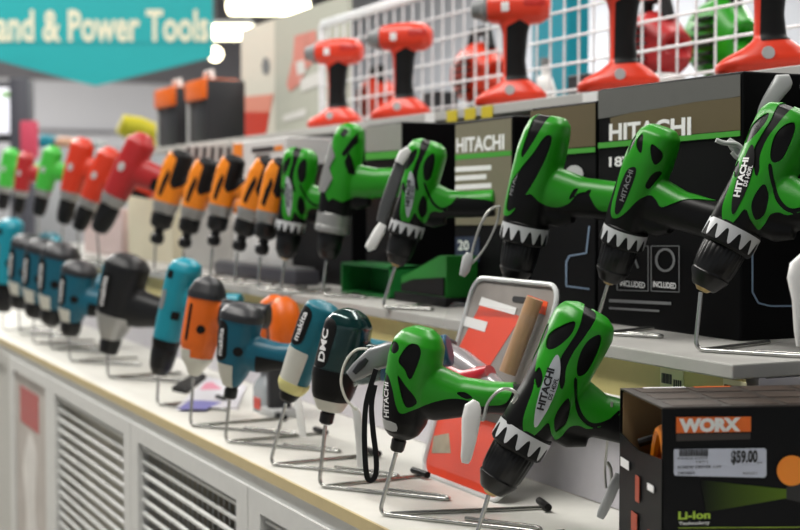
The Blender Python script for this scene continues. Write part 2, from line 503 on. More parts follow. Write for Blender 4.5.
A3 = dict(secs=A2_SECS, handles=[A2_HAND, A2_TRIG], mat=BLACK, voxel=0.0018, smooth=5,
    shells=[('grip_shell', GREEN, [a3_green], a3_holes, .0011), ('nameplate', BLACKR, [a3_plate], [], .0014)],
    texts=[('lettering', GREYM, 'nameplate', [('HITACHI', (o4[0] * k2, o4[1] * k2), an4, w4 * k2, .006, .02, .0019)])],
    lathes=[('chuck', CHUCKB, chuck_parts()), ('chuck_jaw', BRASS, JAWS), ('clutch_collar', BLACKR, RINGB)],
    meshes=[('clutch_scale', SILVER, RING)])

# green impact driver
fL2 = Frame((379, 516), (397, 449), (427, 330), CTR, 50)
TB = lambda p, sm=4: fL2.trace(p, 370, 310, 3.3125, sm)
B_SECS = [(.012, -.011, .010, .0105), (.018, -.017, .017, .017), (.03, -.0215, .0215, .0215), (.056, -.0260, .022, .024), (.09, -.0285, .021, .026), (.104, -.0270, .0195, .0245), (.113, -.0215, .0145, .019), (.1185, -.012, .006, .010)]
B_HAND = [(0, .064, .028, .022), (.028, .062, .025, .019), (.05, .066, .0185, .017), (.075, .073, .0145, .016), (.105, .080, .0145, .016)]
b_green = TB([(60, 100), (85, 60), (130, 30), (200, 40), (250, 100), (245, 165), (250, 190), (290, 210), (360, 225), (430, 230), (480, 250), (460, 300), (405, 308), (370, 309), (330, 290), (280, 285), (220, 297), (160, 320), (122, 331), (106, 300), (96, 250), (80, 208), (52, 190)])
circ = lambda cx, cy, r: [(cx + r * math.cos(math.pi * k / 5), cy + r * math.sin(math.pi * k / 5)) for k in range(10)]
b_holes = [TB(circ(99, 118, 19)), TB([(117, 162), (130, 130), (152, 106), (180, 110), (188, 140), (168, 198), (152, 220), (138, 190)]), TB([(114, 204), (140, 240), (166, 275), (171, 300), (142, 313), (128, 285), (118, 240)]),
           TB([(298, 266), (328, 266), (352, 284), (322, 284)])]
b_band = TB([(45, 352), (70, 356), (104, 366), (104, 392), (72, 388), (46, 376)], 2)
b_sliver = TB([(46, 280), (47, 235), (54, 198), (60, 215), (56, 255), (52, 282)], 3)
o5, an5, w5 = word_at(fL2, 370, 310, 3.3125, (81, 346), (79, 232), 0)
B1 = dict(secs=B_SECS, handles=[B_HAND], mat=BLACK, voxel=0.0016, smooth=5,
    shells=[('grip_shell', GREEN, [b_green], b_holes, .0011), ('nose_label', GREYL, [b_band], [], .0004), ('vent_insert', GREEN, [b_sliver], [], .0006)],
    texts=[('lettering', WHITEI, 'housing', [('HITACHI', o5, an5, w5, .0062, .02, .0006)])],
    lathes=[('bit_holder', CHUCKB, [(([(-.002, .0055), (0, .0068), (.009, .0072), (.010, .0062), (.014, .0095), (.016, .0095)],), dict(seg=32))])])

# dark metallic teal impact driver
C_SECS = [(.014, -.0115, .0145, .013), (.03, -.0190, .0215, .020), (.05, -.0225, .0255, .0235), (.08, -.0205, .0300, .026), (.107, -.0185, .0295, .0265), (.117, -.0125, .0225, .0215), (.1225, -.003, .012, .011)]
C_HAND = [(.0, .070, .026, .021), (.03, .069, .022, .018), (.06, .078, .016, .016), (.09, .092, .015, .016), (.115, .103, .016, .016)]
C1 = dict(secs=C_SECS, handles=[C_HAND], mat=TEALD, voxel=0.002, smooth=5,
    shells=[('gear_case', BLACK, [rect(-.05, .026, .024, .058)], [], .001), ('nose_ring', NOSE, [rect(-.05, .0, .05, .026)], [], .0009), ('battery_grip', NAVY, [rect(.052, .04, .2, .2)], [], .0009), ('label_strip', BLACKR, [rrect(-.024, .058, -.0035, .112, .004)], [], .0006)],
    texts=[('lettering', WHITEI, 'label_strip', [('DMC', (-.0065, .066), 1.62, .034, .0085, .03, .0014)])],
    lathes=[('bit_holder', CHUCKB, [(([(-.002, .0055), (0, .0075), (.010, .0078), (.011, .0065), (.018, .011)],), dict(seg=28))])])

# teal impact driver with charcoal tail cap
M_SECS = [(.014, -.0105, .0085, .010), (.03, -.0180, .0165, .018), (.045, -.0230, .0205, .0225), (.08, -.0270, .0225, .0255), (.105, -.0280, .0240, .0265), (.114, -.0220, .0170, .019), (.118, -.012, .006, .010)]
M_HAND = [(.0, .062, .026, .021), (.028, .060, .022, .018), (.055, .064, .0165, .016), (.085, .070, .0155, .016), (.11, .075, .016, .016)]
def makita(dark=TEAL, cap=GREYD, nose=NOSE):
    return dict(secs=M_SECS, handles=[M_HAND], mat=dark, voxel=0.0022, smooth=4,
        shells=[('tail_cap', cap, [rect(-.05, .098, .05, .15)], [], .0012), ('gear_case', nose, [rect(-.05, .0, .004, .043)], [], .0008), ('label_strip', BLACKR, [rrect(-.0255, .046, -.0055, .096, -.003)], [], .0008),
                ('handle_grip', BLACKR, [rect(.030, .02, .2, .061)], [], .0007), ('tail_button', BLACKR, [T for T in [np.array([(.008 + .006 * math.cos(a), .062 + .006 * math.sin(a)) for a in np.linspace(0, 2 * math.pi, 16)[:-1]])]], [], .001)],
        texts=[('lettering', WHITEI, 'label_strip', [('makita', (-.0115, .053), 1.64, .034, .0075, .02, .0018)])],
        lathes=[('bit_holder', CHUCKB, [(([(-.002, .006), (0, .0082), (.010, .0085), (.012, .007), (.018, .010)],), dict(seg=24))])])
DTEAL = mat('dark_teal_plastic', '06556a', .42, spec=.4); M1 = makita(DTEAL)
M2 = makita(DTEAL); M2['lathes'] = [('chuck', CHUCKB, [(([(.0, .009), (.003, .013), (.010, .0165), (.022, .0165), (.026, .012)],), dict(seg=24))])]
# teal driver with long pale nose
fL4 = Frame((270, 466), (287, 400), (326, 303), CTR, 50)
D_SECS = [(.0, -.0080, .0080, .008), (.012, -.0120, .0130, .0125), (.018, -.0160, .0165, .016), (.06, -.0195, .0190, .0195), (.10, -.0215, .0215, .0225), (.116, -.0200, .0195, .0205), (.121, -.010, .010, .010)]
D1 = dict(secs=D_SECS, handles=[[(.0, .078, .024, .019), (.03, .080, .02, .017), (.06, .088, .016, .016), (.10, .098, .016, .016)]], mat=TEAL, voxel=0.0022, smooth=4,
    shells=[('gear_case', NOSE, [rect(-.05, .012, .0085, .062)], [], .001), ('nose_ring', mat('pale_yellow_rubber', 'd6d08a', .5), [rect(-.05, .012, .05, .024)], [], .0016), ('label_strip', BLACKR, [rrect(-.024, .066, -.003, .112, 0)], [], .0008), ('bit_holder', BLACK, [rect(-.05, -.01, .05, .012)], [], .0006)],
    texts=[('lettering', WHITEI, 'label_strip', [('makita', (-.0085, .072), 1.6, .034, .0075, .02, .0018)])])
# bright teal drill with black chuck
E_SECS = [(.040, -.018, .018, .018), (.058, -.0205, .0195, .021), (.10, -.0212, .0190, .0225), (.140, -.0222, .0205, .0235), (.160, -.0215, .0270, .024), (.171, -.0165, .0255, .019), (.1775, -.004, .014, .009)]
E1 = dict(secs=E_SECS, handles=[[(.0, .120, .022, .018), (.03, .118, .02, .016), (.06, .124, .016, .015), (.10, .134, .016, .015)]], mat=TEALB, voxel=0.0025, smooth=4,
    shells=[('label_strip', GREYM, [rrect(-.0165, .098, -.0085, .128, 0)], [], .0008), ('vent_insert', BLACKR, [rect(-.014, .146, -.004, .158)], [], .0006), ('switch_plate', BLACKR, [rect(.006, .088, .016, .100)], [], .001), ('collar', BLACK, [rect(-.05, .0, .05, .054)], [], .001)],
    lathes=[('chuck', CHUCKB, chuck_parts(.0195, .042))])
# orange driver with charcoal cap
F_SECS = [(.0, -.0070, .0070, .007), (.010, -.0110, .0120, .012), (.022, -.0190, .0200, .020), (.045, -.0245, .0235, .0235), (.09, -.0240, .0240, .0245), (.112, -.0235, .0235, .024), (.127, -.0165, .0165, .017), (.1335, -.006, .006, .007)]
F1 = dict(secs=F_SECS, handles=[[(.0, .092, .02, .018), (.03, .09, .018, .016), (.06, .094, .016, .015), (.09, .098, .016, .015)]], mat=ORANGED, voxel=0.0025, smooth=4,
    shells=[('tail_cap', GREYD, [rect(-.06, .106, .06, .2)], [], .0012), ('gear_case', NOSE, [rect(-.06, -.01, .06, .036)], [rect(-.002, .026, .03, .05)], .0009), ('vent_slot', BLACKR, [rrect(-.0125, .048, -.0085, .098, 0)], [], .0006),
            ('round_button', BLACKR, [np.array([(.008 + .0058 * math.cos(a), .066 + .0058 * math.sin(a)) for a in np.linspace(0, 2 * math.pi, 16)[:-1]])], [], .0012), ('handle_grip', GREYD, [rect(.026, .04, .2, .2)], [], .0008)])
# charcoal driver with pale nose
G1 = dict(secs=M_SECS, handles=[M_HAND], mat=mat('near_black_plastic', '151618', .45, spec=.3), voxel=0.0025, smooth=4,
    shells=[('gear_case', NOSEG, [rect(-.05, .0, .02, .046)], [], .0008), ('side_inlay', TEAL, [rect(-.05, .050, -.021, .100)], [], .0008), ('label_strip', BLACKR, [rrect(-.0195, .050, -.0045, .096, 0)], [], .0008)],
    texts=[('lettering', WHITEI, 'label_strip', [('makita', (-.0085, .056), 1.64, .034, .007, .02, .0018)])],
    lathes=[('bit_holder', CHUCKB, [(([(-.002, .008), (0, .011), (.012, .0125), (.018, .012)],), dict(seg=24))])])
# orange drill with black back grip, pale nose and black chuck
O_SECS = [(.058, -.019, .020, .0195), (.075, -.023, .0235, .0235), (.11, -.0245, .0265, .0255), (.15, -.0235, .0280, .0255), (.172, -.0170, .0275, .022), (.180, -.006, .018, .010)]
O1 = dict(secs=O_SECS, handles=[[(.0, .125, .024, .019), (.03, .120, .02, .017), (.06, .112, .0165, .016), (.10, .104, .017, .016)]], mat=ORANGE, voxel=0.003, smooth=4,
    shells=[('back_grip', BLACKR, [np.array([(.004, .118), (.012, .108), (.028, .118), (.05, .15), (.05, .2), (-.012, .2), (-.008, .172), (.006, .164)])], [], .001), ('vent_slot', BLACKR, [np.array([(-.013, .092), (-.006, .088), (.002, .13), (-.003, .145), (-.010, .12)])], [], .0008),
            ('gear_case', NOSEG, [rect(-.05, .0, .05, .080)], [], .001)],
    lathes=[('chuck', CHUCKB, [(([(.028, .012), (.031, .017), (.036, .0205), (.056, .0215), (.060, .017)],), dict(seg=32))]), ('bit_holder', CHUCKB, [(([(-.002, .006), (.0, .010), (.004, .013), (.015, .013), (.019, .009), (.030, .009)],), dict(seg=24))])])
# hammer drill with broad grey collar
H_SECS = [(.062, -.0235, .0235, .0235), (.078, -.025, .025, .025), (.11, -.026, .026, .0275), (.15, -.0215, .026, .027), (.180, -.0200, .0245, .026), (.194, -.014, .021, .020), (.200, -.004, .012, .010)]
h_green = np.array([(-.006, .084), (.0, .090), (.014, .086), (.03, .098), (.20, .105), (.2, .165), (.045, .150), (.04, .22), (-.010, .22), (-.016, .165), (-.010, .135), (-.018, .105)])
h_holes = [np.array([(-.006, .182), (.002, .178), (.006, .188), (-.001, .193)]), np.array([(.018, .19), (.022, .176), (.006, .150), (.002, .156)]), np.array([(.012, .16), (.018, .15), (.026, .128), (.016, .128), (.008, .145)])]
H1 = dict(secs=H_SECS, handles=[[(0, .112, .03, .021), (.03, .118, .025, .019), (.055, .122, .0205, .0175), (.085, .128, .02, .017), (.115, .133, .02, .017)], [(.012, .092, .013, .016), (.036, .090, .011, .012), (.05, .095, .0075, .009)]], mat=BLACK, voxel=0.002, smooth=5,
    shells=[('grip_shell', GREEN, [h_green], h_holes, .0012), ('gear_case', NOSEG, [np.array([(-.05, .094), (-.012, .096), (-.004, .118), (-.012, .132), (-.006, .150), (-.016, .168), (-.05, .17)])], [], .0032)],
    lathes=[('chuck', CHUCKB, chuck_parts(.0195, .040)), ('clutch_collar', NOSEG, [(([(.038, .022), (.040, .0255), (.047, .0262), (.048, .0252), (.066, .0258), (.068, .0235)],), dict(seg=48, flutes=24, fd=.0008, fz=(.047, .067)))])])
# red drill lying nose down
R_SECS = [(.050, -.017, .017, .0175), (.07, -.021, .021, .021), (.12, -.0235, .0245, .0245), (.165, -.022, .0245, .0235), (.180, -.010, .014, .011)]
def red_spec(m):
    return dict(secs=R_SECS, handles=[[(.0, .120, .026, .02), (.035, .122, .023, .018), (.07, .128, .019, .017), (.115, .138, .018, .017)]], mat=m, voxel=0.003, smooth=4,
        shells=[('gear_case', NOSEG, [rect(-.05, .0, .05, .068)], [], .001), ('round_badge', GREYL, [np.array([(-.004 + .006 * math.cos(a), .118 + .008 * math.sin(a)) for a in np.linspace(0, 2 * math.pi, 18)[:-1]])], [], .0012), ('handle_grip', BLACKR, [rect(.05, .06, .11, .126)], [], .0009)],
        lathes=[('chuck', CHUCKB, [(([(0, .009), (.004, .014), (.02, .0175), (.045, .018), (.052, .0155)],), dict(seg=32))])])
R1 = red_spec(REDD); R2 = red_spec(REDO)
V1 = dict(R1); V1 = red_spec(mat('lime_green_plastic', '3fb23a', .4))

# ------------------------------------------------------------------ setting
def slab(name, c, size, m, label=None, kind='structure', parent=None):
    o = MB().box(c, size).build(name, m, parent, 0)
    if kind: o['kind'] = kind
    return o
M_FLOOR = mat('floor_vinyl', 'a9a59c', .35)
M_WALL = mat('wall_paint', 'b9bac0', .8); M_WALLD = mat('wall_band_paint', '66656a', .8)
slab('floor', (-6, 0, -.05), (24, 16, .1), M_FLOOR)
slab('ceiling', (-6, 0, 3.65), (24, 16, .1), mat('ceiling_paint', '4a4a4e', .9))
slab('wall_back', (-15.1, 0, 1.8), (.2, 16, 3.6), M_WALL)
slab('wall_right', (-6, 6.1, 1.8), (24, .2, 3.6), mat('side_wall_paint', 'c5cad4', .8))
slab('trim_1', (-14.98, 0, 3.0), (.04, 16, 1.2), M_WALLD)
for z in (1.86, 1.62): slab('trim_2' if z > 1.7 else 'trim_3', (-14.97, 0, z), (.03, 16, .03), M_WALLD)

# ------------------------------------------------------------------ gondola furniture
M_DECK = mat('deck_laminate', 'd6d5ce', .42, spec=.4); M_TAN = mat('tan_edge_strip', 'c4b284', .5); M_RISER = mat('riser_panel', 'c9c6cc', .5)
M_WPAINT = mat('white_powder_coat', 'cfd0ce', .4); M_UP = mat('upper_deck_laminate', 'b0afab', .42)
M_PSTRIP = mat('cream_price_channel', 'c6ba7e', .35)
XR, XLEFT = -.36, -4.7
dk = thing('display_deck', 'long white lower display deck with tan front edge carrying the front row of tools', 'display shelf', (-2, .12, .77))
dk.location = (0, 0, 0)
MB().box(((XR + XLEFT) / 2, .1195, .794), (XR - XLEFT, .237, .012)).build('deck_board', M_DECK, dk, 0)
MB().box(((XR + XLEFT) / 2, -.0005, .794), (XR - XLEFT, .003, .0125)).build('edge_strip', M_TAN, dk, 0)
MB().box(((XR + XLEFT) / 2, .012, .779), (XR - XLEFT, .02, .018)).build('front_rail', M_WPAINT, dk, 0)
US = -.925
us = thing('upper_display_shelf', 'raised upper display shelf with cream price channel holding the green drills', 'display shelf')
w = US - XLEFT; xc = (US + XLEFT) / 2
MB().box((xc, .42, UP - .0065), (w, .422, .013), bev=.0015).build('shelf_board', M_UP, us, 0)
MB().box((xc, .2405, .877), (w, .007, .152)).build('riser_panel', M_RISER, us, 0)
MB().box((xc, .221, .935), (w, .004, .036)).build('price_channel', M_PSTRIP, us, 0)
MB().box((xc, .221, .914), (w, .010, .006), bev=.002).build('channel_lip', M_WPAINT, us, 0)
MB().box((US - .004, .42, .876), (.008, .352, .152)).build('end_panel', M_RISER, us, 0)
M_LABEL = mat('price_label_paper', 'ddd6b2', .5)
for k, (px, wd) in enumerate([(672, .034), (560, .04), (470, .04), (735, .03)]):
    p = ony(px, 360, .2185); b = MB().box((p.x, .2186, .936), (wd, .0008, .030)); pl = b.build('price_label', M_LABEL, us, 0)
    t = MB()
    for j in range(9): t.box((p.x - wd * .42 + j * wd * .05, .2181, .942), (.0008 + .0006 * (j % 3), .0003, .009))
    for j in range(4): t.box((p.x + wd * .12 + j * wd * .09, .2181, .936), (.0022, .0003, .013))
    t.box((p.x - wd * .2, .2181, .928), (wd * .4, .0003, .0025))
    t.build('print', DARKI, pl, 0)
TH = 1.247; T3X = -3.75
ts = thing('top_display_shelf', 'topmost display shelf above the cartons where the red drills stand upright', 'display shelf')
MB().box(((XR + T3X) / 2, .75, TH - .0075), (XR - T3X, .52, .015), bev=.001).build('shelf_board', M_UP, ts, 0)
MB().box(((XR + T3X) / 2, .6, 1.0995), (XR - T3X, .02, .267)).build('back_panel', mat('dark_back_panel', '1c1b1b', .7), ts, 0)
for k, px in enumerate([470, 487, 452, 590, 430]):
    p = ony(px, 110, .489); MB().box((p.x, .4892, TH - .010), (.035, .0012, .018)).build('price_label', YELLOW if k < 3 else WHITE, ts, 0)

# white wire grid behind the red drills
gx0 = ony(322, 60, .66).x; gz1 = 1.497
gp = thing('wire_grid_panel', 'white wire grid panel standing behind the upright red drills', 'wire panel', (0, 0, 0))
b = MB(); k = 0; M_WIRE = mat('white_wire', 'dfe0e2', .35)
x = gx0 + .04
while x < XR: b.tube([(x, .66, TH + .004), (x, .66, gz1)], .0019, 6); x += .042
b.build('upright_wires', M_WIRE, gp)
b = MB(); z = TH + .03
while z < gz1 - .01: b.tube([(gx0, .657, z), (XR, .657, z)], .0022, 6); z += .042
b.build('cross_wires', M_WIRE, gp)
MB().box(((gx0 + XR) / 2, .66, gz1), (XR - gx0, .012, .018), bev=.003).build('top_rail', M_WIRE, gp)
MB().box((gx0, .66, (TH + gz1) / 2), (.016, .012, gz1 - TH), bev=.003).build('end_post', M_WIRE, gp)

# cabinets under the deck
edges = [-4.7, -4.25, -3.65, -3.078, -2.659, -2.068, -1.538, -1.0, -.40]
cab_names = ['far grey panelled cabinet at the dim end of the display', 'second grey panelled cabinet from the dim end of the display', 'grey cabinet just beyond the poster door', 'cabinet whose door carries a pale poster with a red heading',
             'cabinet with wire grille door right beside the poster door', 'cabinet with wire grille door and red and teal cartons showing inside', 'cabinet with wire grille door below the green impact driver', 'cabinet with wire grille door below the big green drill']
def grille(x0, x1, z0, z1, y):
    b = MB(); z = z0 + .012
    while z < z1: b.tube([(x0, y, z), (x1, y, z)], .0034, 6); z += .0195
    x = x0 + .012
    while x < x1: b.tube([(x, y + .004, z0), (x, y + .004, z1)], .0012, 5); x += .022
    return b
M_CAB = mat('cabinet_grey', 'b9b9b4', .5); M_IN = mat('cabinet_inside', 'c9c3b2', .7)
for i in range(len(edges) - 1):
    a, c = edges[i], edges[i + 1]
    r = thing('display_cabinet', 'white ' + cab_names[i] if 'grey' not in cab_names[i] else cab_names[i], 'cabinet', group='cabinets under the display deck')
    g = .0015; zt = .770
    body = MB(); body.box((a + g + .006, .30, zt / 2), (.012, .56, zt)); body.box((c - g - .006, .30, zt / 2), (.012, .56, zt))
    body.box(((a + c) / 2, .574, zt / 2), (c - a - .03, .012, zt)); body.box(((a + c) / 2, .30, .06), (c - a - .03, .53, .012)); body.box(((a + c) / 2, .30, zt - .006), (c - a - .03, .53, .012))
    body.build('carcass', M_IN, r, 0)
    f = MB(); st = .040; tp = .024; y = .008
    f.box((a + g + st / 2, y, (zt + .08) / 2), (st, .018, zt - .08)); f.box((c - g - st / 2, y, (zt + .08) / 2), (st, .018, zt - .08))
    f.box(((a + c) / 2, y, zt - tp / 2), (c - a - 2 * st - 2 * g, .018, tp)); f.box(((a + c) / 2, y, .08 + st / 2), (c - a - 2 * st - 2 * g, .018, st))
    d = f.build('door', M_WPAINT if i >= 3 else M_CAB, r, 0)
    if i >= 4: grille(a + st, c - st, .12, zt - tp, .008).build('grille', M_WPAINT, d)
    if i == 4: MB().box(((a + c) / 2, .055, .41), (c - a - .03, .006, .66)).build('inner_liner', M_IN, r, 0)
    if i == 3:
        pp = MB().box(((a + c) / 2, .008, (.12 + zt - tp) / 2), (c - a - 2 * st - .001, .006, zt - tp - .121)); po = pp.build('poster', mat('pale_poster', 'b7b0aa', .5, var=.35, scale=9), d, 0)
        MB().box(((a + c) / 2 - .02, .0045, zt - st - .05), (.19, .001, .075)).build('red_heading', REDD, po, 0)
        f2 = MB(); P = smoothpoly([(-.08, -.62), (-.10, -.40), (-.06, -.28), (-.09, -.18), (-.02, -.10), (.05, -.14), (.03, -.25), (.08, -.36), (.06, -.62)], 4)
        f2.prism(P, ((a + c) / 2, .0048, zt - st), (1, 0, 0), (0, 0, 1), .0006); f2.build('pictured_figure', mat('poster_white', 'd9d6d2', .5, var=.3, scale=14), po, 0)
    elif i < 3: MB().box(((a + c) / 2, .010, (.12 + zt - tp) / 2), (c - a - 2 * st - .001, .006, zt - tp - .121)).build('door_panel', M_CAB, d, 0)
cc = ['7a2a24', '1f5a5c', '8c8468', '5d2420', '2a4a4c', '9a4a2a', '6b675c']
for u, (a, c, n, top) in enumerate([(-2.03, -1.60, 9, .60), (-2.60, -2.14, 6, .5), (-1.50, -1.05, 7, .6)]):
    for k in range(n):
        if u == 1: continue
        wd = (c - a) / n; h = top - .066 - .05 * ((k * 7) % 3)
        bx = MB().box((a + wd * (k + .5), .11, .066 + h / 2), (wd * .86, .16, h), bev=.002).build('carton', mat('carton_%d' % ((k + u) % 7), cc[(k + u * 2) % 7], .5), None, 0)
        tag(bx, ['narrow carton stored behind the grille of the cabinet showing reds and teals', 'narrow carton stored behind the grille beside the poster door', 'narrow carton stored behind the grille below the green impact driver'][u], 'carton', ['cartons behind the red and teal cabinet grille', '', 'cartons behind the grille below the impact driver'][u])

# ------------------------------------------------------------------ wire stands
U_A = (onz(463, 503, CTR) - onz(319, 488, CTR)); U_B = (onz(430, 475.5, CTR) - onz(330, 486.5, CTR))
def bend(pts, r=.010, n=5):
    P = [Vector(p) for p in pts]; out = [P[0]]
    for i in range(1, len(P) - 1):
        a = P[i] + (P[i - 1] - P[i]).normalized() * min(r, (P[i - 1] - P[i]).length * .45); c = P[i] + (P[i + 1] - P[i]).normalized() * min(r, (P[i + 1] - P[i]).length * .45)
        for k in range(n + 1): t = k / n; out.append(a * (1 - t) ** 2 + P[i] * 2 * t * (1 - t) + c * t * t)
    return out + [P[-1]]
def stand(fr, label, k=1.0, ua=None, ub=None, r=.0021, cap=True):
    z = fr.plane_z + r; F = fr.F.copy(); F.z = z; tip = fr.P - fr.az * .004
    ua = (ua or U_A) * k; ub = (ub or U_B) * k
    root = thing('wire_stand', label, 'display stand', (F.x, F.y, fr.plane_z), 'wire stands under the tools')
    L = lambda p: Vector(p) - Vector((F.x, F.y, fr.plane_z))
    e1 = F + ua; side = (ub - ua).normalized() * .018
    pts = bend([tip, F, e1, e1 + side * 1.0, F + ua * .55 + side * 1.2])
    MB().tube([L(p) for p in pts], r, 10).build('rod', STEEL, root)
    s0 = F + ua.normalized() * .012 + side * .35; e2 = s0 + ub
    MB().tube([L(p) for p in (s0, e2)], r, 8).build('back_rod', STEEL, root)
    if cap:
        cr = Vector((-ub.y, ub.x, 0)).normalized()
        MB().tube([L(e2 - cr * .016 + Vector((0, 0, .0035))), L(e2 + cr * .016 + Vector((0, 0, .0035)))], .0038, 10).build('end_cap', BLACK, root)
    return root

# ------------------------------------------------------------------ lower row
DRL = 'drill'; IMP = 'impact driver'
place_tool('A1', A1, fL1, 'cordless_drill', 'large green and black drill with silver nameplate on the lower deck beside the open carton', DRL, 'green drills')
stand(fL1, 'bent wire stand holding the large green drill beside the open carton', .7, cap=False)
l2 = place_tool('B1', B1, fL2, 'impact_driver', 'green and black impact driver with black wrist strap on the lower deck', IMP)
stand(fL2, 'bent wire stand holding the green impact driver with the wrist strap', ub=onz(545, 507, CTR) - onz(393, 513, CTR))
fL3 = Frame((319, 488), (326, 422), (347, 308), CTR, 50)
place_tool('C1', C1, fL3, 'impact_driver', 'dark metallic teal impact driver with pale nose ring beside the grey security clamp', IMP)
stand(fL3, 'bent wire stand holding the dark metallic teal driver', .92)
place_tool('D1', D1, fL4, 'impact_driver', 'tilted teal driver with long off-white nose and pale yellow ring', IMP)
stand(fL4, 'bent wire stand holding the tilted teal driver with off-white nose')
fL5 = Frame((225, 443), (230, 397), (246, 305), CTR, 50)
place_tool('M1', M1, fL5, 'impact_driver', 'teal impact driver with charcoal tail cap between orange driver and off-white nosed driver', IMP, 'teal impact drivers')
stand(fL5, 'bent wire stand holding the teal driver right of the orange driver')
fL6 = Frame((190, 427), (194, 375), (210, 277), CTR, 50)
place_tool('F1', F1, fL6, 'cordless_driver', 'orange driver with charcoal tail cap and pale nose on the lower deck', 'driver')
stand(fL6, 'bent wire stand holding the orange driver with charcoal cap')
fL7 = Frame((157, 406), (159, 374), (186, 258), CTR, 50)
place_tool('E1', E1, fL7, 'cordless_drill', 'bright teal drill with black chuck left of the orange driver', DRL)
stand(fL7, 'bent wire stand holding the bright teal drill', .75)
fL8 = Frame((108, 378), (108, 352), (132, 255), CTR, 50)
place_tool('G1', G1, fL8, 'impact_driver', 'charcoal driver with grey nose left of the bright teal drill', IMP, scale=fL8.L / .118)
stand(fL8, 'bent wire stand holding the charcoal driver', cap=False)
far = [((70, 362), (69, 336), (83, 262), 'teal impact driver next left of the charcoal driver'), ((51, 350), (50, 325), (64, 244), 'teal impact driver second left of the charcoal driver'),
       ((33, 344), (34, 318), (48, 240), 'teal impact driver third left of the charcoal driver'), ((20, 335), (19, 309), (32, 236), 'teal impact driver second from the dim far end')]
for ft, tp, bk, lb in far:
    fr = Frame(ft, tp, bk, CTR, 50)
    place_tool('M2', M2, fr, 'impact_driver', lb, IMP, 'teal impact drivers', scale=fr.L / .118)
    stand(fr, 'bent wire stand holding the ' + lb, cap=False)
fr = Frame((2, 330), (3, 312), (10, 218), CTR, 60)
place_tool('E1', E1, fr, 'cordless_drill', 'tall teal drill at the far end of the lower row', DRL, scale=fr.L / .1775)
stand(fr, 'bent wire stand holding the tall teal drill at the far end', cap=False)

# ------------------------------------------------------------------ upper row
fU1 = Frame((695, 352), (703, 288), (795, 118), UP, 62, -30)
place_tool('A1D', A1D, fU1, 'cordless_drill', 'green drill with white lettered black nameplate at the end of the upper shelf', DRL, 'green drills', scale=fU1.L / .180 * 1.03)
UA = onz(800, 358.5, UP) - onz(695, 352, UP); UB = onz(770, 344, UP) - onz(706, 352, UP)
stand(fU1, 'bent wire stand holding the end green drill on the upper shelf', 1.0, UA * 1.25, UB * 1.0, cap=False)
place_tool('A3', A3, fU2, 'cordless_drill', 'green drill with black oval nameplate in front of the big brown carton', DRL, 'green drills', scale=fU2.L / .179)
stand(fU2, 'bent wire stand holding the green drill before the big brown carton', .8, UA, UB, cap=False)
place_tool('A2', A2, fU3, 'cordless_drill', 'green drill with black fang stripe above the leaning blister pack', DRL, 'green drills', scale=fU3.L / .179)
stand(fU3, 'bent wire stand holding the green drill with fang stripe', .8, UA, UB, cap=False)
fU4 = Frame((382, 309), (396, 264), (432, 143), UP, 55)
place_tool('A1', A1, fU4, 'cordless_drill', 'green drill with long white tipped security tag on the upper shelf', DRL, 'green drills', scale=fU4.L / .180)
stand(fU4, 'bent wire stand holding the green drill with the long security tag', .8, UA, UB, cap=False)
fU5 = Frame((322, 297), (327, 258), (350, 124), UP, 52)
place_tool('H1', H1, fU5, 'hammer_drill', 'green hammer drill with broad grey collar on the upper shelf', 'drill', scale=fU5.L / .20)
stand(fU5, 'bent wire stand holding the green hammer drill', .8, UA, UB, cap=False)
fU6 = Frame((281, 293), (285, 258), (304, 150), UP, 55)
place_tool('A1', A1, fU6, 'cordless_drill', 'green drill right of the orange drills on the upper shelf', DRL, 'green drills', scale=fU6.L / .180)
stand(fU6, 'bent wire stand holding the green drill beside the orange drills', .8, UA, UB, cap=False)
org = [((258, 291), (261, 254), (281, 158), 'orange drill half hidden behind the green drill'), ((235, 286), (238, 250), (267, 157), 'orange drill fourth from the red tools, nearest the green drill'),
       ((210, 281), (213, 245), (232, 155), 'orange drill third from the red tools'), ((184, 277), (184, 247), (206, 158), 'orange drill second from the red tools'), ((154, 272), (156, 243), (180, 150), 'orange drill next to the red tools')]
for ft, tp, bk, lb in org:
    fr = Frame(ft, tp, bk, UP, 55)
    place_tool('O1', O1, fr, 'cordless_drill', lb, DRL, 'orange drills', scale=fr.L / .18)
    stand(fr, 'bent wire stand holding the ' + lb, .8, UA, UB, cap=False)
reds = [((100, 268), (98, 232), (145, 134), 'R1', R1, 'deep red drill nearest the orange drills'), ((80, 263), (78, 230), (112, 148), 'R2', R2, 'orange-red drill leaning behind the deep red drill'),
        ((62, 260), (63, 224), (84, 138), 'R2', R2, 'orange-red drill farthest of the red group'), ((40, 257), (38, 216), (54, 146), 'V1', V1, 'lime green drill beyond the red tools'), ((20, 253), (18, 214), (27, 152), 'R1', R1, 'small red drill between the two lime green drills'), ((2, 250), (2, 210), (12, 148), 'V1', V1, 'lime green drill at the far left end')]
for ft, tp, bk, key, sp, lb in reds:
    fr = Frame(ft, tp, bk, UP, 55)
    place_tool(key, sp, fr, 'cordless_drill', lb, DRL, 'drills at the far end', scale=fr.L / .18)
    stand(fr, 'bent wire stand holding the ' + lb, .8, UA, UB, cap=False)

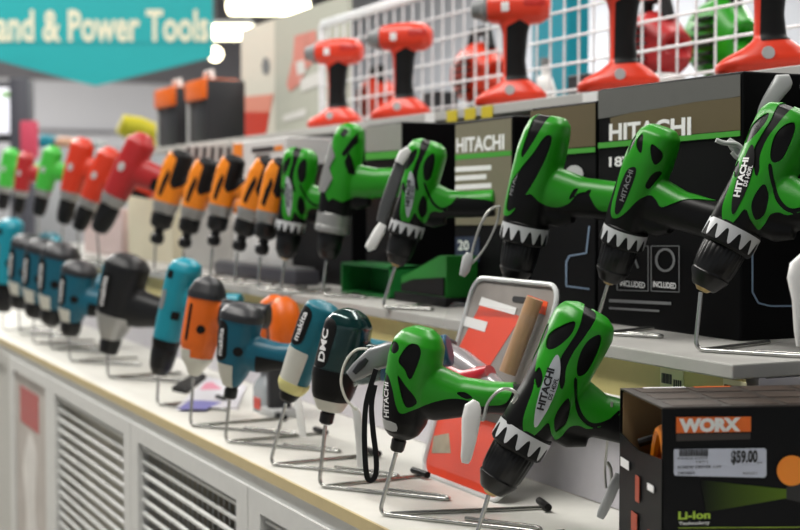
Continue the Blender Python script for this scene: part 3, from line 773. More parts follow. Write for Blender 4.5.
# ------------------------------------------------------------------ upright red drills on the top shelf
UPK = dict(secs=[(.001, -.05, .04, .02), (.002, -.06, .048, .026), (.012, -.060, .050, .030), (.020, -.05, .050, .029), (.032, -.028, .036, .024), (.042, -.016, .022, .018)], n=3.2,
    handles=[[(.002, .034, .019, .017), (.000, .07, .0165, .016), (.001, .11, .019, .017), (.0, .140, .026, .02)], [(-.042, .149, .017, .019), (-.036, .149, .0225, .0225), (-.01, .150, .0255, .0245), (.02, .150, .0265, .025), (.042, .149, .024, .023), (.054, .148, .014, .014)]],
    mat=RED, voxel=.0025, smooth=4,
    shells=[('grip', BLACKR, [np.array([(-.011, .038), (.05, .042), (.05, .062), (.03, .118), (.010, .130), (-.010, .120)])], [], .001), ('badge', WHITEI, [rect(-.018, .142, -.006, .156)], [], .001), ('rear_vent', mat('vent_red', 'b82218', .4), [rect(.016, .150, .048, .162)], [], .0008)],
    lathes=[('chuck', GREYM, [(([(.0, .020), (.006, .021), (.008, .019), (.012, .0165), (.024, .0135), (.026, .008)],), dict(seg=32, M=Matrix.Translation((-.040, 0, .149)) @ Matrix.Rotation(-math.pi / 2, 4, 'Y')))]),
            ('battery_badge', GREYL, [(([(0, .0075), (.0015, .0072)],), dict(seg=20, M=Matrix.Translation((-.004, -.0285, .0235)) @ Matrix.Rotation(math.pi / 2, 4, 'X')))])])
class Up: pass
def upright(px, py, y, phi, label, sc=1.0, m=None):
    p = ony(px, py, y); p.z = TH
    d = Vector((math.cos(math.radians(phi)), math.sin(math.radians(phi)), 0)); f = Up(); f.M = basis(p, d, Vector((0, 0, 1)).cross(d), (0, 0, 1))
    return place_tool('UPK', UPK, f, 'upright_drill', label, DRL, 'red drills standing on the top shelf', scale=sc)
upright(768, 70, .545, 58, 'red drill whose battery foot stands above the end of the big brown carton')
upright(622, 92, .545, 58, 'red drill standing between the carton tops, its head cut by the frame')
upright(514, 108, .545, 55, 'red drill with grey chuck standing before the middle of the wire grid')
upright(403, 120, .545, 50, 'red drill with white badge second from the grid end post', .98)
upright(337, 133, .545, 45, 'red drill nearest the end post of the wire grid')

# ------------------------------------------------------------------ cartons on the upper shelf
BOXY = .341
K_BLACK = mat('carton_black', '08080a', .5, spec=.1); K_OLIVE = mat('carton_olive', '5a4e33', .45); K_GREY = mat('carton_grey_band', '5b5b58', .4)
K_GREEN = mat('carton_green_line', '3f9a2e', .45); K_SIDE = mat('carton_side', '0c0c0c', .5, spec=.1); K_TAN = mat('cardboard', 'b59a6a', .8); K_NAVY = mat('carton_navy', '1d2a44', .45); K_BLUE = mat('carton_blue_line', '7d93ac', .45)
def fpt(px, py, y=BOXY): p = ony(px, py, y); return p
def printed(parent, name, m, polys, y=BOXY, off=.0006, words=()):
    b = MB()
    for P in polys:
        w = [fpt(a, c, y) for a, c in P]; pts = [(p.x, p.z) for p in w]
        ar = sum(pts[i][0] * pts[(i + 1) % len(pts)][1] - pts[(i + 1) % len(pts)][0] * pts[i][1] for i in range(len(pts)))
        if ar < 0: pts.reverse()
        b.prism(pts, (0, y - off, 0), (1, 0, 0), (0, 0, 1), .0004)
    for (s, p0, p1, hpx, bold) in words:
        a = fpt(*p0, y); c = fpt(*p1, y); h = (fpt(p0[0], p0[1] - hpx, y) - a).length
        put_text(b, s, (a.x, y - off - .0004, a.z), (1, 0, 0), (0, 0, 1), c.x - a.x, h, bold)
    return b.build(name, m, parent, 0)
def outline(pts, w):
    """closed strip polygons along a line of photo points"""
    out = []
    for i in range(len(pts) - 1):
        a, c = Vector(pts[i]), Vector(pts[i + 1]); d = (c - a).normalized(); n = Vector((-d.y, d.x)) * w / 2
        out.append([(a + n)[:], (c + n)[:], (c - n)[:], (a - n)[:]])
    return out
def carton(x0, x1, ztop, label, y=BOXY, depth=.125, m=K_BLACK, group='tool cartons on the upper shelf'):
    r = thing('tool_carton', label, 'carton', (0, 0, 0), group)
    zt = ztop; o = MB().box(((x0 + x1) / 2, y + depth / 2, (UP + zt) / 2), (x1 - x0, depth, zt - UP), bev=.002).build('carton_body', m, r, 0)
    return r
bx0, bx1 = ony(598, 200, BOXY).x, ony(742, 200, BOXY).x
r = carton(bx0, bx1, UP + .261, 'big black and brown carton with large white lettering at the upper shelf end')
printed(r, 'grey_band', K_GREY, [[(599, 91), (741, 74), (741, 96), (730, 98), (696, 102), (662, 108), (630, 113), (612, 117), (599, 119)]])
printed(r, 'olive_field', K_OLIVE, [[(611, 118), (630, 113), (662, 108), (696, 102), (730, 98), (741, 96.5), (741, 130), (611, 141)]], off=.0005)
printed(r, 'green_line', K_GREEN, [[(599, 143), (741, 130.5), (741, 136), (599, 148.5)]], off=.0008)
printed(r, 'lettering', WHITEI, [], off=.0009, words=[('HITACHI', (610, 141), (692, 133.5), 17, .035), ('18V', (610, 167), (634, 166), 10, .03), 
    ('INCLUDED', (621, 286), (646, 286.5), 6, .03), ('INCLUDED', (654, 287), (677, 287.5), 6, .03), ])
printed(r, 'icon_frames', GREYM, outline([(618, 246), (649, 246), (649, 291), (618, 290), (618, 246)], .8) + outline([(652, 246), (680, 246), (680, 292), (652, 291), (652, 246)], .8)
    + outline([(666 + 9 * math.cos(a), 260 + 11 * math.sin(a)) for a in np.linspace(0, 2 * math.pi, 15)], 2.2) + outline([(627, 268), (633, 252), (639, 268)], 2) + [[(610, 299), (672, 302), (672, 305), (610, 302)], [(610, 307), (660, 310), (660, 312), (610, 309)]], off=.0009)
sd = MB(); Y0 = BOXY + .125
def sidept(px, py): d = ray(px, py); q = CAM + d * ((bx1 - CAM.x) / d.x); return (q.y, q.z)
for seg in outline([(752, 232), (752, 292), (758, 303), (770, 306), (812, 306)], 1.6):
    pts = [sidept(*p) for p in seg]; sd.prism(pts, (bx1 + .0004, 0, 0), (0, 1, 0), (0, 0, 1), .0004)
sd.build('picture_outline', K_BLUE, r, 0)
x0, x1 = ony(531, 200, BOXY).x, ony(596, 200, BOXY).x
r = carton(x0, x1, UP + .249, 'olive topped tool carton behind the green drill with fang stripe')
printed(r, 'olive_field', K_OLIVE, [[(531, 111), (596, 103), (596, 146), (531, 151)]])
printed(r, 'green_line', K_GREEN, [[(531, 152), (596, 147), (596, 152), (531, 157)]], off=.0008)
printed(r, 'pictured_drill', GREYL, [[(575 + 9 * math.cos(a), 174 + 9 * math.sin(a)) for a in np.linspace(0, 2 * math.pi, 14)[:-1]]], off=.0008)
printed(r, 'battery_outline', K_BLUE, outline([(590, 226), (587, 253), (570, 256), (567, 262), (567, 286), (590, 289)], 1.4), off=.0008)
x0, x1 = ony(455, 200, BOXY).x, ony(513, 200, BOXY).x
r = carton(x0, x1, UP + .243, 'tool carton with white lettering and small print above the long green handle')
printed(r, 'olive_field', mat('carton_grey_olive', '76705c', .45), [[(456, 125), (512, 118), (512, 225), (456, 225)]])
printed(r, 'green_line', K_GREEN, [[(456, 155), (512, 150.5), (512, 155.5), (456, 160)]], off=.0008)
printed(r, 'lettering', WHITEI, [[(455 + 1 + 0, 167 + 9 * k), (492 - 5 * (k % 2) - 8 * (k == 3), 165 + 9 * k), (492 - 5 * (k % 2) - 8 * (k == 3), 170 + 9 * k), (456, 172 + 9 * k)] for k in range(4)], off=.0008, words=[('HITACHI', (457, 153), (505, 148), 15, .035)])
printed(r, 'capacity_label', K_NAVY, [[(456, 237), (480, 236), (480, 262), (456, 263)]], off=.0008)
printed(r, 'capacity_figure', WHITEI, [], off=.0013, words=[('20', (459, 250), (470, 249.5), 10, .02)])
x0, x1 = ony(366, 200, BOXY).x, ony(402, 200, BOXY).x
r = carton(x0, x1, UP + .252, 'tool carton with grey top and green line beside the hammer drill')
printed(r, 'grey_field', mat('carton_pale_grey', '8c8c86', .45), [[(366, 127), (402, 123), (402, 150), (366, 152)]])
printed(r, 'green_line', K_GREEN, [[(366, 153), (402, 150.5), (402, 158), (366, 160)]], off=.0008)
x0, x1 = ony(128, 230, BOXY).x, ony(172, 230, BOXY).x
carton(x0, x1, UP + .16, 'cream carton standing between the deep red drill and the orange drills', m=mat('carton_cream', 'd9d2b8', .5))
x0, x1 = ony(84, 230, BOXY).x, ony(122, 230, BOXY).x
carton(x0, x1, UP + .12, 'low pale pink carton behind the red drills', m=mat('carton_pale_pink', 'c9b3b0', .5))
x0, x1 = ony(292, 230, .345).x, ony(352, 230, .345).x
carton(x0, x1, UP + .20, 'black carton standing behind the green hammer drill', y=.345)
x0, x1 = ony(215, 262, .285).x, ony(296, 262, .285).x
tr = thing('parts_tray', 'low dark grey tray lying behind the orange drills', 'tray')
MB().box(((x0 + x1) / 2, .305, UP + .012), (x1 - x0, .045, .024), bev=.004).build('tray_body', mat('tray_grey', '45444c', .5), tr); MB().box(((x0 + x1) / 2, .305, UP + .026), (x1 - x0 - .02, .034, .004)).build('tray_insert', GREYM, tr, 0)
x0, x1 = ony(233, 200, BOXY).x, ony(286, 200, BOXY).x
r = carton(x0, x1, UP + .250, 'white carton with orange edge behind the orange drills', m=mat('carton_white', 'cfd0cf', .45))
printed(r, 'orange_edge', ORANGE, [[(233.5, 144), (243, 143), (243, 196), (233.5, 196)]])
printed(r, 'dark_print', DARKI, [[(252, 148), (274, 146), (274, 151), (252, 153)], [(256, 155), (270, 154), (270, 159), (256, 161)]], off=.0006)
printed(r, 'orange_print', ORANGE, [[(275, 146), (283, 145), (283, 150), (275, 151)]], off=.0006)
x0, x1 = ony(184, 200, BOXY).x, ony(231, 200, BOXY).x
r = carton(x0, x1, UP + .256, 'grey carton with dark upright bars behind the orange drills', m=mat('carton_mid_grey', 'b9b7b2', .45))
printed(r, 'dark_bars', DARKI, [[(187 + 8 * k, 147), (191 + 8 * k, 147), (190 + 8 * k, 166), (186 + 8 * k, 166)] for k in range(6)], off=.0006)

# ------------------------------------------------------------------ green saw on the upper shelf
gy = .285
g0, g1 = ony(341, 280, gy).x, ony(390, 280, gy).x
r = thing('tool_case', 'open dark green plastic tool case below the long tagged green drill', 'case')
zb = UP; zt = ony(365, 264, gy).z
DG = mat('case_green', '1c7432', .4)
b = MB(); wl = .004; cx = (g0 + g1) / 2; W = g1 - g0; H = zt - zb
b.box((cx, gy + .05, zb + H / 2), (W, .004, H)); b.box((cx, gy + .026, zb + wl / 2), (W, .052, wl)); b.box((cx, gy + .026, zt - wl / 2), (W, .052, wl)); b.box((g0 + wl / 2, gy + .026, zb + H / 2), (wl, .052, H)); b.box((g1 - wl / 2, gy + .026, zb + H / 2), (wl, .052, H))
b.build('case_shell', DG, r, 0)
MB().box((g1 - .03, gy + .035, zb + H * .4), (.035, .025, H * .5), bev=.004).build('inner_block', BLACKR, r)
gw0, gw1 = ony(398, 280, gy).x, ony(443, 280, gy).x
hh = ony(440, 256, gy).z - UP
r = thing('jigsaw', 'green and black saw body standing right of the green tool case', 'saw')
MB().prism([(gw0, UP + .012), (gw1, UP + .012), (gw1, UP + hh), (gw1 - .02, UP + hh), (gw0 + .03, UP + hh * .62), (gw0, UP + hh * .5)], (0, gy + .05, 0), (1, 0, 0), (0, 0, 1), .045).build('housing', mat('saw_green', '1f8028', .42), r, 0)
MB().box(((gw0 + gw1) / 2, gy + .028, UP + .006), (gw1 - gw0 + .02, .06, .012), bev=.002).build('sole_plate', BLACKR, r)
MB().prism([(gw0 + .003, UP + .014), (gw1 - .004, UP + .014), (gw1 - .004, UP + hh * .58), (gw0 + .04, UP + hh * .48), (gw0 + .004, UP + hh * .36)], (0, gy + .0045, 0), (1, 0, 0), (0, 0, 1), .002).build('side_plate', BLACKR, r, 0)

# ------------------------------------------------------------------ open black carton of the screwdriver (front right)
BH = .150; TOPZ = CTR + BH
A = onz(662.5, 409, TOPZ); Bk = onz(620, 389.5, TOPZ)
uy = (Bk - A); uy.z = 0; BD = uy.length; uy.normalize(); ux = Vector((uy.y, -uy.x, 0))
BW = .215; M = basis((A.x, A.y, CTR), ux, uy, (0, 0, 1)); A0 = Vector((A.x, A.y, CTR))
W_BLK = mat('screwdriver_carton_black', '08090c', .45, spec=.14); W_TOP = mat('screwdriver_carton_top', '2b241f', .45, var=.5, scale=70); W_IN = mat('carton_inside', '8a7350', .8)
r = thing('screwdriver_carton', 'open black screwdriver carton with white price sticker and orange dot', 'carton', M=M)
t = .0012
b = MB(); b.box((BW / 2, t / 2, BH / 2), (BW, t, BH)); b.box((BW / 2, BD - t / 2, BH / 2), (BW, t, BH)); b.box((BW - t / 2, BD / 2, BH / 2), (t, BD - 2 * t, BH)); b.box((BW / 2, BD / 2, t / 2), (BW - 2 * t, BD - 2 * t, t))
b.build('carton_wall', W_BLK, r, 0)
MB().box((BW / 2, BD / 2, BH + .0006), (BW, BD, .0012)).build('carton_lid', W_TOP, r, 0)
b = MB()
for k in range(5):
    for j in range(3): b.box((.018 + .044 * k + .01, .018 + .036 * j, BH + .0014), (.038, .026, .0004))
b.build('lid_print', mat('lid_print_brown', '382c24', .5, var=.7, scale=120), r, 0)
lo = MB(); lo.box((.035, BD - .006, BH + .0017), (.035, .004, .0004)); lo.build('lid_wordmark', WHITEI, r, 0)
lo = MB(); lo.box((.075, BD - .006, BH + .0017), (.03, .004, .0004)); lo.build('lid_orange_mark', ORANGED, r, 0)
b = MB(); b.box((t * 1.6, BD / 2, BH / 2), (t * .4, BD - 2 * t, BH - .002))
def wfl(px, py):   # left face coordinates (depth, height)
    q = onp(px, py, A0, ux) - A0; return (q.dot(uy), q.z)
# left side: low flap in two folded pieces, inside lining
fl = [wfl(621, 433), wfl(638, 451), wfl(657, 457)]
b = MB(); zc = fl[1][1]
b.prism([(0, 0), (BD, 0), (BD, min(fl[0][1], BH)), (BD * .55, fl[1][1]), (0, fl[2][1])][::-1], (0, 0, 0), uy * 0 + Vector((0, 1, 0)), (0, 0, 1), .0012)
b.build('side_flap', W_BLK, r, 0)
b = MB(); b.box((BW / 2, BD - t - .0008, BH / 2), (BW - .004, .0006, BH - .004)); b.box((BW / 2, t + .0008, BH / 2), (BW - .004, .0006, BH - .004)); b.box((BW / 2, BD / 2, BH - .0008), (BW - .004, BD - .004, .0006))
b.build('inside_lining', W_IN, r, 0)
b = MB(); S = lambda y0, z0, y1, z1: b.prism([(y0, z0), (y1, z0), (y1, z1), (y0, z1)], (-.0016, 0, 0), (0, 1, 0), (0, 0, 1), .0004)
S(.02, .028, .028, .055); S(.05, .07, .06, .09); S(.055, .045, .07, .06); b.build('side_print', mat('side_print_red', 'a5452c', .5), r, 0)
b = MB(); S = lambda y0, z0, y1, z1: b.prism([(y0, z0), (y1, z0), (y1, z1), (y0, z1)], (-.0016, 0, 0), (0, 1, 0), (0, 0, 1), .0004)
S(BD - .03, .090, BD - .008, .097); S(.015, .085, .03, .090); b.build('side_wordmark', WHITEI, r, 0)
def wf(px, py): q = onp(px, py, A0, uy) - A0; return (q.dot(ux), q.z)
def wpoly(name, m, polys, off, words=(), parent=r):
    b = MB()
    for P in polys: b.prism([wf(*p) for p in P], (0, -off, 0), (1, 0, 0), (0, 0, 1), .0002)
    for (s, p0, p1, bold) in words:
        a, c = wf(*p0), wf(*p1); put_text(b, s, (a[0], -off - .0001, a[1]), (1, 0, 0), (0, 0, 1), c[0] - a[0], c[1] - a[1], bold)
    return b.build(name, m, parent, 0)
wpoly('logo_panel', ORANGED, [[(676, 417), (750.5, 416.5), (750.5, 431.5), (676, 433)]], .0006)
wpoly('logo_lettering', WHITE, [], .0012, [('WORX', (678.5, 432.5), (740, 417), .065)])
wpoly('logo_reflection', mat('logo_reflection_print', '2a2320', .45), [[(676, 434), (750, 433), (750, 439), (676, 441)]], .0006)
st = smoothpoly([(674, 449), (764, 448), (766, 450), (766, 475), (764, 477.5), (675, 475.5), (673.5, 473), (673.5, 451)], 1)
sk = wpoly('price_sticker', mat('sticker_paper', 'bfc4d4', .5), [st.tolist()], .0006)
b = MB(); xb = 679.0
for k in range(22):
    wd = (.5, .9, .4, 1.2)[(k * 7) % 4]; P = [(xb, 449), (xb + wd, 449), (xb + wd, 456), (xb, 456)]; b.prism([wf(*p) for p in P], (0, -.0012, 0), (1, 0, 0), (0, 0, 1), .0002); xb += wd + .55
for (s, p0, p1, bold) in [('9 312345 010426', (677, 459.2), (707, 456.6), .0), ('10/11', (696, 463), (707, 460.2), 0), ('SCREW DRIVER 3.6V', (677, 468.6), (721, 464.8), .01), ('2403863', (677, 474.2), (694, 471.2), .01), ('$59.00', (730.5, 464.8), (757, 449.6), .04), ('EA', (757, 463.4), (762, 461.6), .0), ('900251', (742, 474.4), (756, 471.6), 0)]:
    a, c = wf(*p0), wf(*p1); put_text(b, s, (a[0], -.0013, a[1]), (1, 0, 0), (0, 0, 1), c[0] - a[0], c[1] - a[1], bold)
b.build('sticker_print', DARKI, sk, 0)
wpoly('orange_dot', mat('sticker_orange', 'f08a1c', .5), [[(791.5 + 15 * math.cos(a), 470.5 + 15.3 * math.sin(a)) for a in np.linspace(0, 2 * math.pi, 33)[:-1]]], .0006)
# printed torch beam, brighter towards the torch head
bm_ = bpy.data.materials.new('printed_beam'); bm_.use_nodes = True; nt = bm_.node_tree; bs = nt.nodes['Principled BSDF']; bs.inputs['Roughness'].default_value = .45; bs.inputs['Specular IOR Level'].default_value = .14
tc = nt.nodes.new('ShaderNodeTexCoord'); sp_ = nt.nodes.new('ShaderNodeSeparateXYZ'); mr = nt.nodes.new('ShaderNodeMapRange'); mx = nt.nodes.new('ShaderNodeMix'); mx.data_type = 'RGBA'
mr.inputs[1].default_value = wf(700, 500)[0]; mr.inputs[2].default_value = wf(788, 500)[0]
mx.inputs[6].default_value = lin('08090c'); mx.inputs[7].default_value = lin('55701f')
nt.links.new(tc.outputs['Object'], sp_.inputs[0]); nt.links.new(sp_.outputs[0], mr.inputs[0]); nt.links.new(mr.outputs[0], mx.inputs[0]); nt.links.new(mx.outputs[2], bs.inputs['Base Color'])
wpoly('beam_picture', bm_, [[(700, 480), (786, 489), (788, 493), (786, 498), (706, 512)]], .0005)
wpoly('torch_picture', mat('torch_dark', '0b0b0c', .4), [[(786, 487), (800, 483), (815, 483), (815, 503), (800, 502), (786, 499)]], .0006)
wpoly('green_lettering', mat('lime_ink', 'a6c83a', .5), [[(678, 527.4), (815, 526.6), (815, 527.2), (678, 528.0)]], .0006, [('Li-Ion', (678, 519.5), (710, 510.5), .035)])
wpoly('white_lettering', WHITEI, [], .0006, [('Technology', (678.5, 525.8), (709.5, 520.8), .02)])
# the orange and black tool inside it
r = thing('orange_screwdriver', 'orange and black tool lying inside the open black carton', 'screwdriver', M=M)
b = MB(); yc = BD * .40
for dx in (0.014, .024):
    b.tube([(dx, yc + .032 * math.cos(a) * .55, .075 + .052 * math.sin(a)) for a in np.linspace(0, 2 * math.pi, 30)[:-1]], .0045, 8, True)
b.build('orange_ring', ORANGE, r)
MB().box((.065, yc, .062), (.07, .05, .118), bev=.01).build('tool_body', BLACKR, r)
b = MB(); b.tube([(.006, BD * .70, .112), (.05, BD * .55, .128)], .0035, 8); b.build('black_strap', BLACK, r)

# ------------------------------------------------------------------ blister pack leaning on the riser
p0 = onz(424, 473, CTR); p1 = onz(505, 504.5, CTR)
p1.y = p0.y = (p0.y + p1.y) / 2
PW = p1.x - p0.x; lean = Vector((0, (.2085 - p0.y - .004), .170)).normalized()
nrm = Vector((1, 0, 0)).cross(lean)
PM = basis((p0.x, p0.y, CTR), (1, 0, 0), -nrm, lean)
def pk(px, py):
    q = onp(px, py, p0, nrm) - Vector((p0.x, p0.y, CTR)); return (q.x, q.dot(lean))
PHt = pk(515, 282)[1]
def rr(x0, z0, x1, z1, r, seg=6):
    P = []
    for cx, cz, a0 in ((x1 - r, z1 - r, 0), (x0 + r, z1 - r, 90), (x0 + r, z0 + r, 180), (x1 - r, z0 + r, 270)):
        for k in range(seg + 1): a = math.radians(a0 + 90 * k / seg); P.append((cx + r * math.cos(a), cz + r * math.sin(a)))
    return P
r = thing('blister_pack', 'red and clear blister pack with a hand tool leaning against the riser', 'blister pack', M=PM)
P_CLEAR = mat('clear_plastic', 'd5dadc', .08, alpha=.05, spec=.5); P_GREY = mat('pack_grey_card', '8b8580', .4, var=.3, scale=25); P_RED = mat('pack_red_card', 'e8411a', .4); P_EDGE = mat('pack_rim', 'c9cccc', .25)
X = lambda poly: [(a, -.003, c) for a, c in poly]
def flat(name, m, poly, y, th, par=r): return MB().prism(poly, (0, y, 0), (1, 0, 0), (0, 0, 1), th).build(name, m, par, 0)
# the card: prism extrudes along -y (towards the aisle)
card = flat('backing_card', P_GREY, rr(.002, .0, PW, PHt, .02), -.002, .0015)
flat('red_panel', P_RED, [pk(*p) for p in [(486, 300), (524, 318), (492, 368), (462, 420), (436, 398), (455, 362)]][::-1], -.0036, .0004, card)
flat('red_foot', P_RED, rr(.004, .003, PW - .004, .075, .006), -.0036, .0004, card)
flat('orange_corner', mat('pack_orange', 'e8551f', .4), [pk(*p) for p in [(531, 296), (551, 303), (548, 316), (528, 309)]][::-1], -.0037, .0004, card)
flat('title_strip', WHITE, [pk(*p) for p in [(485, 298), (520, 309), (518, 316), (482, 306)]][::-1], -.0041, .0004, card)
flat('white_tab', WHITE, [pk(*p) for p in [(468, 317), (491, 323), (488, 333), (464, 326)]][::-1], -.0041, .0004, card)
flat('foot_picture', mat('pack_picture', '9d927c', .5, var=.5, scale=60), [pk(*p) for p in [(437, 437), (452, 434), (454, 454), (435, 454)]][::-1], -.0041, .0004, card)
flat('hang_hole', DARKI, rr(PW * .52, PHt - .022, PW * .70, PHt - .016, .0028), -.0041, .0004, card)
b = MB(); b.tube([(a, -.0045, c) for a, c in rr(.002, .0, PW, PHt, .02)], .0028, 8, True); b.build('moulded_rim', P_EDGE, r)
hp = [pk(460, 352), pk(478, 366), pk(500, 382), pk(520, 396)]
b = MB(); b.tube([(a, -.022, c) for a, c in hp], [.008, .0135, .0125, .008], 18); tl = b.build('tool_handle', mat('tool_handle_clear', '9a9598', .25, .2, coat=.3), r)
q3 = [pk(470, 374), pk(487, 384), pk(503, 383), pk(512, 378)]; b = MB(); b.tube([(a, -.027, c) for a, c in q3], [.005, .0095, .011, .007], 16); b.build('red_grip', mat('grip_red', 'b3202c', .3), r)
a, c = pk(463, 350); MB().box((a, -.022, c), (.016, .022, .016), bev=.005).build('dark_end', GREYD, r)
a, c = pk(535, 350); b = MB(); b.tube([(a, -.016, c + .05), (a - .014, -.016, c - .03)], .009, 14); b.build('bit_tube', mat('bit_tube_tan', 'b08a66', .35), r)
bl = MB(); bl.rings([[(x, y, z) for x, z in rr(.012, .085, PW - .012, PHt - .035, q)] for y, q in ((-.004, .012), (-.030, .014), (-.034, .018))]); bl.build('clear_blister', P_CLEAR, r)
bl = MB(); bl.rings([[(x, y, z) for x, z in rr(.018, .012, PW - .016, .070, q)] for y, q in ((-.0042, .008), (-.016, .009), (-.019, .012))]); bl.build('lower_blister', P_CLEAR, r)

# ------------------------------------------------------------------ security tags, clamps and strap
def paddle(px_pts, depth, widths, thick, name='tag_body', m=WHITE, parent=None, z=None):
    """a flattened tapering body along a line of photo points at one distance"""
    pts = [atd(a, c, depth) for a, c in px_pts]; R = []; n = len(pts)
    for i, p in enumerate(pts):
        t = (pts[min(i + 1, n - 1)] - pts[max(i - 1, 0)]).normalized(); sdv = t.cross(FLATF).normalized(); f = sdv.cross(t).normalized()
        w = widths[i] * depth / FPX / 2; th = thick / 2 * (1 if 0 < i < n - 1 else .6)
        R.append([p + sdv * w * se(math.cos(2 * math.pi * k / 20), 0, 3.2) + f * th * se(math.sin(2 * math.pi * k / 20), 0, 3.2) for k in range(20)])
    return MB().rings(R).build(name, m, parent)
def cable(px_pts, depth, rad, m, parent, name='cable', depths=None):
    pts = [atd(a, c, depths[i] if depths else depth) for i, (a, c) in enumerate(px_pts)]
    sm = smoothpoly([p[:] for p in pts], 6, False)
    return MB().tube([tuple(q) for q in sm], rad, 8).build(name, m, parent)
CABLE = mat('steel_cable', 'b9b9b4', .3, .6); CABW = mat('pale_cable', 'd3d3c8', .45)
r = thing('security_tag', 'white security tag on a wire loop beside the chuck of the large green drill', 'security tag', group='security tags')
paddle([(476, 401), (473, 407), (471, 420), (469, 440), (466, 458), (465, 463)], 1.17, [7, 17, 19, 15, 11, 7], .011, parent=r)
cable([(476, 412), (483, 420), (487, 405), (494, 395), (503, 389), (512, 390), (517, 396), (512, 403)], 1.175, .0014, CABLE, r)
r = thing('security_clamp', 'grey steel security clamp hanging left of the open black carton', 'security tag', group='security tags')
paddle([(619, 474), (616, 482), (609, 498), (602, 513), (600, 518)], 1.24, [7, 10, 10, 9, 7], .010, 'clamp_body', GREYL, r)
cable([(612, 402), (609, 425), (606, 455), (605, 470), (606, 488)], 1.24, .0012, CABLE, r, depths=[1.21, 1.215, 1.235, 1.24, 1.24])
cable([(607, 462), (611, 470), (612, 490)], 1.245, .0016, CABLE, r, 'cable_fitting')
r = thing('security_tag', 'long dark security tag with white ends hanging on the green drill of the upper shelf', 'security tag', group='security tags')
dU4 = (fU4.P - CAM).dot(cF) - .055
paddle([(405, 155), (400, 166), (393, 186), (386, 206), (381, 222)], dU4, [9, 12, 13, 13, 10], .010, 'tag_body', mat('smoky_grey_plastic', '4c4d4e', .35), r)
paddle([(409, 149), (404, 154), (399, 163)], dU4 - .006, [7, 11, 9], .010, 'upper_end', WHITE, r); paddle([(383, 224), (379, 232), (371, 246), (367, 249)], dU4 - .006, [8, 11, 11, 7], .011, 'lower_end', WHITE, r)
r = thing('security_tag', 'pale security tag on a looped cable left of the fang striped drill', 'security tag', group='security tags')
dU3 = (fU3.P - CAM).dot(cF) + .01
paddle([(470, 253), (468, 258), (465, 270), (462, 276)], dU3, [6, 11, 10, 6], .010, parent=r, m=GREYL)
cable([(500, 206), (490, 210), (481, 224), (474, 245), (470, 262)], dU3, .0016, CABLE, r); cable([(500, 206), (497, 222), (486, 246), (472, 264)], dU3 + .004, .0013, CABLE, r, 'second_cable')
r = thing('security_tag', 'light grey security tag sticking up behind the tail of the end green drill', 'security tag', group='security tags')
paddle([(790, 79), (783, 82), (772, 97), (760, 113), (750, 127)], 1.36, [10, 20, 17, 13, 11], .012, parent=r, m=GREYL)
paddle([(812, 82), (804, 84), (797, 92)], 1.38, [8, 12, 8], .010, 'second_arm', GREYL, r)
r = thing('security_tag', 'white security tag hanging at the frame edge before the end green drill', 'security tag', group='security tags')
paddle([(806, 256), (801, 266), (800, 278), (801, 300), (802, 330), (803, 346)], 1.10, [12, 22, 25, 17, 15, 13], .012, parent=r)
r = thing('security_hook', 'small silver hook clipped left of the tail of the end green drill', 'security tag', group='security tags')
dU1 = (fU1.P - CAM).dot(cF)
cable([(716, 140), (724, 143), (736, 144), (742, 150), (738, 158), (732, 152)], dU1 + .02, .0022, GREYL, r, 'hook_wire'); paddle([(728, 140), (734, 146), (741, 156)], dU1 + .024, [6, 10, 8], .008, 'hook_plate', GREYL, r)
r = thing('security_clamp', 'grey metal security clamp with pale wire loop between the two dark nosed impact drivers', 'security tag', group='security tags')
dL = 1.385
paddle([(399, 349), (392, 353), (374, 359), (358, 371), (350, 377)], dL, [16, 25, 24, 18, 12], .012, 'clamp_body', mat('clamp_grey', '8f9092', .35, .4), r)
paddle([(367, 359), (362, 364), (354, 373)], dL - .007, [5, 8, 5], .004, 'clamp_slot', GREYD, r)
cable([(368, 349), (356, 350), (346, 361), (341, 380), (345, 397), (353, 407), (357, 410)], dL + .012, .0013, CABW, r)
paddle([(354, 407), (357, 414), (360, 440), (361, 468)], dL + .03, [6, 9, 9, 8], .009, 'hanging_tag', WHITE, r)
r = thing('security_tag', 'thin white security tag hanging below the teal driver with off-white nose', 'security tag', group='security tags')
paddle([(297, 397), (298, 402), (301, 420), (303, 437)], 1.70, [6, 8, 8, 7], .009, parent=r)
b = MB(); dS = 1.275
strap = [(376, 369), (371, 385), (366, 405), (364.5, 430), (365, 455), (367, 476), (371.5, 480), (376, 473), (376, 455), (373, 430), (371.5, 405), (375, 385)]
R = []
sp_ = smoothpoly([atd(a, c, dS)[:] for a, c in strap], 5, False)
for i, p in enumerate(sp_):
    p = Vector(p); t = Vector(sp_[min(i + 1, len(sp_) - 1)]) - Vector(sp_[max(i - 1, 0)]); t.normalize(); sdv = t.cross(FLATF).normalized(); f = sdv.cross(t)
    R.append([p + sdv * .0024 + f * .003, p - sdv * .0024 + f * .003, p - sdv * .0024 - f * .003, p + sdv * .0024 - f * .003])
ws = MB().rings(R).build('wrist_strap', BLACKR, None, 60)
ws.parent = l2; ws.matrix_parent_inverse = fL2.M.inverted(); ws['label'] = 'black wrist strap loop'

